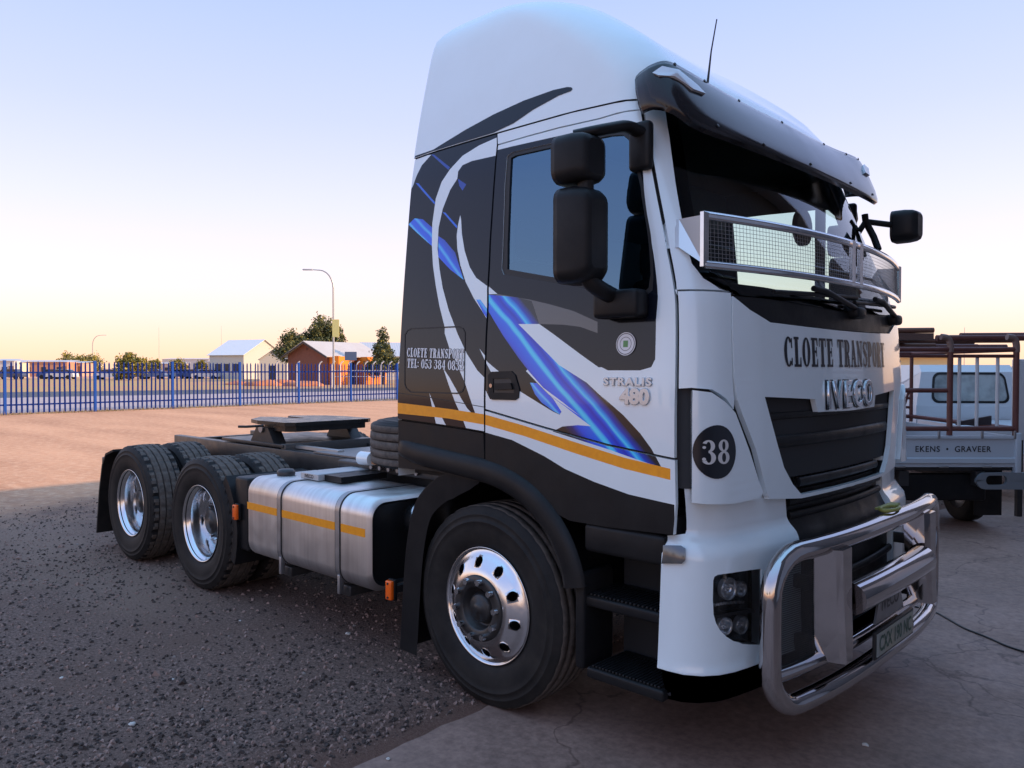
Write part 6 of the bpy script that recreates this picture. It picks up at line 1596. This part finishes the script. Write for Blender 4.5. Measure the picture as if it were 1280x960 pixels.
for x0, z0, x1, z1 in ((-.19, 1.10, .08, 1.50), (-.77, 1.50, -.19, 1.93), (.08, 1.10, .20, 1.5)): bar('brace', [(x0, 1.1, z0), (x1, 1.1, z1)], .016)
for z in (1.22, 1.34): bar('cross_rail', [(-.77, 2.2, z), (.77, 2.2, z)], .018)
for s_ in (-1, 1):
    mb = MB().box(s_*.66-.15, s_*.66+.15, .30, .312, .14, .66); mb.build('dark_flap', RUBBER, PK)  # dark sheets added for the shade that hides the wheels under the tray
# load on top: pipes and planks, each one a thing
loads = [(-.5, 2.13, .8, .03), (.9, 2.06, 1.2, .035), (.2, 2.03, 1.3, .025), (1.1, 2.10, .9, .03), (-.35, 1.985, 1.05, .03), (-.42, 2.045, 1.0, .028), (-.30, 2.10, .95, .025), (.35, 1.985, 1.1, .03), (.45, 2.04, 1.0, .03), (1.0, 1.99, .9, .03)]
for i, (x, z, hl_, r) in enumerate(loads):
    mb = MB(); mb.tube([(x-hl_*.65, .25+.12*i, z), (x+hl_*.65, .25+.14*i, z+.01)], r, 10); o = mb.build('steel_pipe', RED if i % 2 else mat('rusty_pipe', (.16, .075, .05), .6), None)
    o.location = tuple(wp(4.5, 8.3)); o.rotation_euler = (0, 0, FACE); tag(o, 'rusty red steel pipe lying across the top of the pickup rack', 'pipe', 'pipes on the pickup rack')
mb = MB(); mb.box(-.78, -.02, .1, .9, 2.005, 2.075); o = mb.build('plank', mat('weathered_plank', (.13, .075, .06), .8), None); o.location = tuple(wp(4.5, 8.36)); o.rotation_euler = (0, 0, FACE); o.location.z = .03; tag(o, 'thick dark plank on top of the rack beside the pipes', 'plank')
mb = MB(); mb.prism([(.22, 1.13), (.22, 1.165), (.58, 1.23), (.58, 1.13)], 'y', .12, .16); o = mb.build('sheet_offcut', mat('dark_sheet', (.045, .035, .04), .6), None); o.location = tuple(wp(4.5, 8.3)); o.rotation_euler = (0, 0, FACE); tag(o, 'dark sheet offcut leaning inside the pickup rack', 'sheet')
# cab of the pickup
sec = [(2.42, .55), (2.42, 1.25), (2.50, 1.74), (2.62, 1.80), (3.7, 1.80), (4.25, 1.28), (5.2, 1.16), (5.3, .9), (5.3, .5)]
def taper(v): k = 1-.14*max(0, (v[2]-1.2)/.6); return (v[0]*k, v[1], v[2])
mb = MB(); mb.prism(sec, 'x', -.76, .76); mb.v = [taper(v) for v in mb.v]; cabp = mb.build('cab', WBODY, PK)
R1 = rrect(-.60, .60, 1.28, 1.66, .07, 5); R0 = rrect(-.635, .635, 1.25, 1.69, .09, 5); n1 = len(R1)
yy = lambda z: 2.42+(z-1.25)*.08/.49-.006
mb = MB(); mb.add([(a*(1-.14*max(0, (b-1.2)/.6)), yy(b)-.004, b) for a, b in R1], [list(range(n1))], 0); mb.build('rear_window', mat('dark_cab_window', (.05, .06, .06), .06, 0, .9), PK)
mb = MB(); mb.add([(a, yy(b)-.004, b) for a, b in R0]+[(a, yy(b)-.008, b) for a, b in R1], [(k, (k+1) % n1, n1+(k+1) % n1, n1+k) for k in range(n1)], 0); mb.build('window_rubber', SEAL, PK)
# ladder-like white frame inside the rack, left
lad = thing('step_ladder', 'white painted step ladder leaning inside the pickup rack', 'ladder', tuple(wp(4.5, 8.3)), FACE)
for x0, x1 in ((-.12, .02), (.0, -.02)):
    mb = MB(); mb.tube([(x0, .9, 1.08), (x1, 1.0, 1.82)], .022, 8); mb.build('stile', WBODY, lad)
mb = MB(); mb.tube([(-.10, .92, 1.2), (.0, .93, 1.22)], .015, 6); mb.build('rung', WBODY, lad)
mb = MB(); mb.tube([(-.06, .96, 1.5), (-.01, .96, 1.5)], .015, 6); mb.build('rung', WBODY, lad)
# white pickup cab standing beyond the rack, its wide rear window towards the viewer
VN = thing('parked_pickup', 'white pickup with a wide rear window parked beyond the pipe rack', 'pickup', tuple(gp(1214, 12.2)), FACE-.1)
def vsec(y, k, zt): return [(a*k, y, b) for a, b in rrect(-.80, .80, .5, zt, .14, 6)]
sec = [(0, .5), (0, 1.15), (.10, 1.68), (.24, 1.79), (1.35, 1.79), (1.9, 1.22), (2.9, 1.12), (3.0, .8), (3.0, .5)]
mb = MB(); mb.prism(sec, 'x', -.80, .80); mb.v = [(x*(1-.16*max(0, (z-1.15)/.64)), y, z) for x, y, z in mb.v]; mb.build('cab', WBODY, VN)
yv = lambda z: (z-1.15)*.10/.53-.004
tp = lambda a, b: a*(1-.12*max(0, (b-1.15)/.64))
R1 = rrect(-.55, .55, 1.235, 1.64, .09, 5); R0 = rrect(-.585, .585, 1.20, 1.675, .11, 5); n1 = len(R1)
mb = MB(); mb.add([(tp(a, b), yv(b)-.002, b) for a, b in R1], [list(range(n1))], 0); mb.build('rear_window', mat('pickup_window', (.42, .46, .45), .06, 0, .9, noise=(3, (.16, .18, .18), .8, 3)), VN)
mb = MB(); mb.add([(tp(a, b), yv(b)-.002, b) for a, b in R0]+[(tp(a, b), yv(b)-.010, b) for a, b in R1], [(k, (k+1) % n1, n1+(k+1) % n1, n1+k) for k in range(n1)], 0); mb.build('window_rubber', SEAL, VN)
mb = MB().box(-.8, .8, -1.9, -.05, .62, .95); mb.build('load_bed', WBODY, VN)
for x in (-.70, .70):
    for y in (-1.0, 2.1): lk('wheel', me_w, VN, (x, y, .345), math.pi/2)
for s in (-1, 1): mb = MB(); mb.box(s*.74-.05, s*.74+.05, -1.93, -1.89, .68, .90, bev=.01); mb.build('tail_lamp', mat('red_lens', (.3, .01, .01), .2), VN)
# upright white sheet-metal board at the edge of the picture
BDp = thing('metal_board', 'pale sheet-metal board on legs standing right beside the pipe rack', 'board', tuple(wp(5.80+.62, 9.2)), FACE)
mb = MB(); mb.box(-.62, .62, 0, .04, .90, 1.84, bev=.012); mb.build('panel', WBODY, BDp)
for x in (-.5, .5): mb = MB().box(x-.03, x+.03, .045, .10, 0, 1.80); mb.build('leg', BLACKS, BDp)
for z in (1.0, 1.74): mb = MB().box(-.6, .6, .045, .07, z-.02, z+.02); mb.build('brace', BLACKS, BDp)

# --- the workshop the yard belongs to (behind and to the right of the viewer): shades the truck and shows in its paint
WK = thing('workshop', 'tall corrugated workshop with slatted roller doors facing the truck front', 'building', (4.7, 0, 0))
WY0, WY1, WH = -3.3, 24.0, 8.0
WALLM = mat('workshop_wall', (.10, .105, .115), .6, .2)
def corrug(y0, y1, z0, z1, x, pitch, amp, horiz, m_, nm):
    n = int(((z1-z0) if horiz else (y1-y0))/pitch*6); vs = []
    for i in range(n+1):
        if horiz:
            z = z0+(z1-z0)*i/n; d = amp*math.cos(2*math.pi*(z-z0)/pitch); vs += [(x+d, y0, z), (x+d, y1, z)]
        else:
            y = y0+(y1-y0)*i/n; d = amp*math.cos(2*math.pi*(y-y0)/pitch); vs += [(x+d, y, z0), (x+d, y, z1)]
    mb = MB(); mb.add(vs, [(2*i, 2*i+1, 2*i+3, 2*i+2) for i in range(n)], 0, True); return mb.build(nm, m_, WK)
doors = [(-1.4, 3.2), (6.8, 12.6)]; yy_ = WY0
for a, b in doors:
    corrug(yy_, a, 0, WH, 0, .25, .02, False, WALLM, 'wall'); corrug(a, b, 4.6, WH, 0, .25, .02, False, WALLM, 'wall'); yy_ = b
    corrug(a, b, 0, 4.6, .12, .10, .016, True, mat('roller_door_paint', (.42, .43, .45), .35, .2), 'roller_door')
corrug(yy_, WY1, 0, WH, 0, .25, .02, False, WALLM, 'wall')
mb = MB().box(.3, 12, WY1-.2, WY1, 0, WH); mb.build('side_wall', WALLM, WK); mb = MB().box(.3, 12, WY0, WY0+.2, 0, WH); mb.build('side_wall', WALLM, WK); mb = MB().box(11.8, 12, WY0+.2, WY1-.2, 0, WH); mb.build('back_wall', WALLM, WK)
mb = MB(); mb.prism([(-.6, WH-.15), (6, WH+1.1), (12.4, WH-.15), (12.4, WH-.03), (6, WH+1.25), (-.6, WH-.03)], 'y', WY0-.3, WY1+.3); mb.build('roof', IRONG, WK)
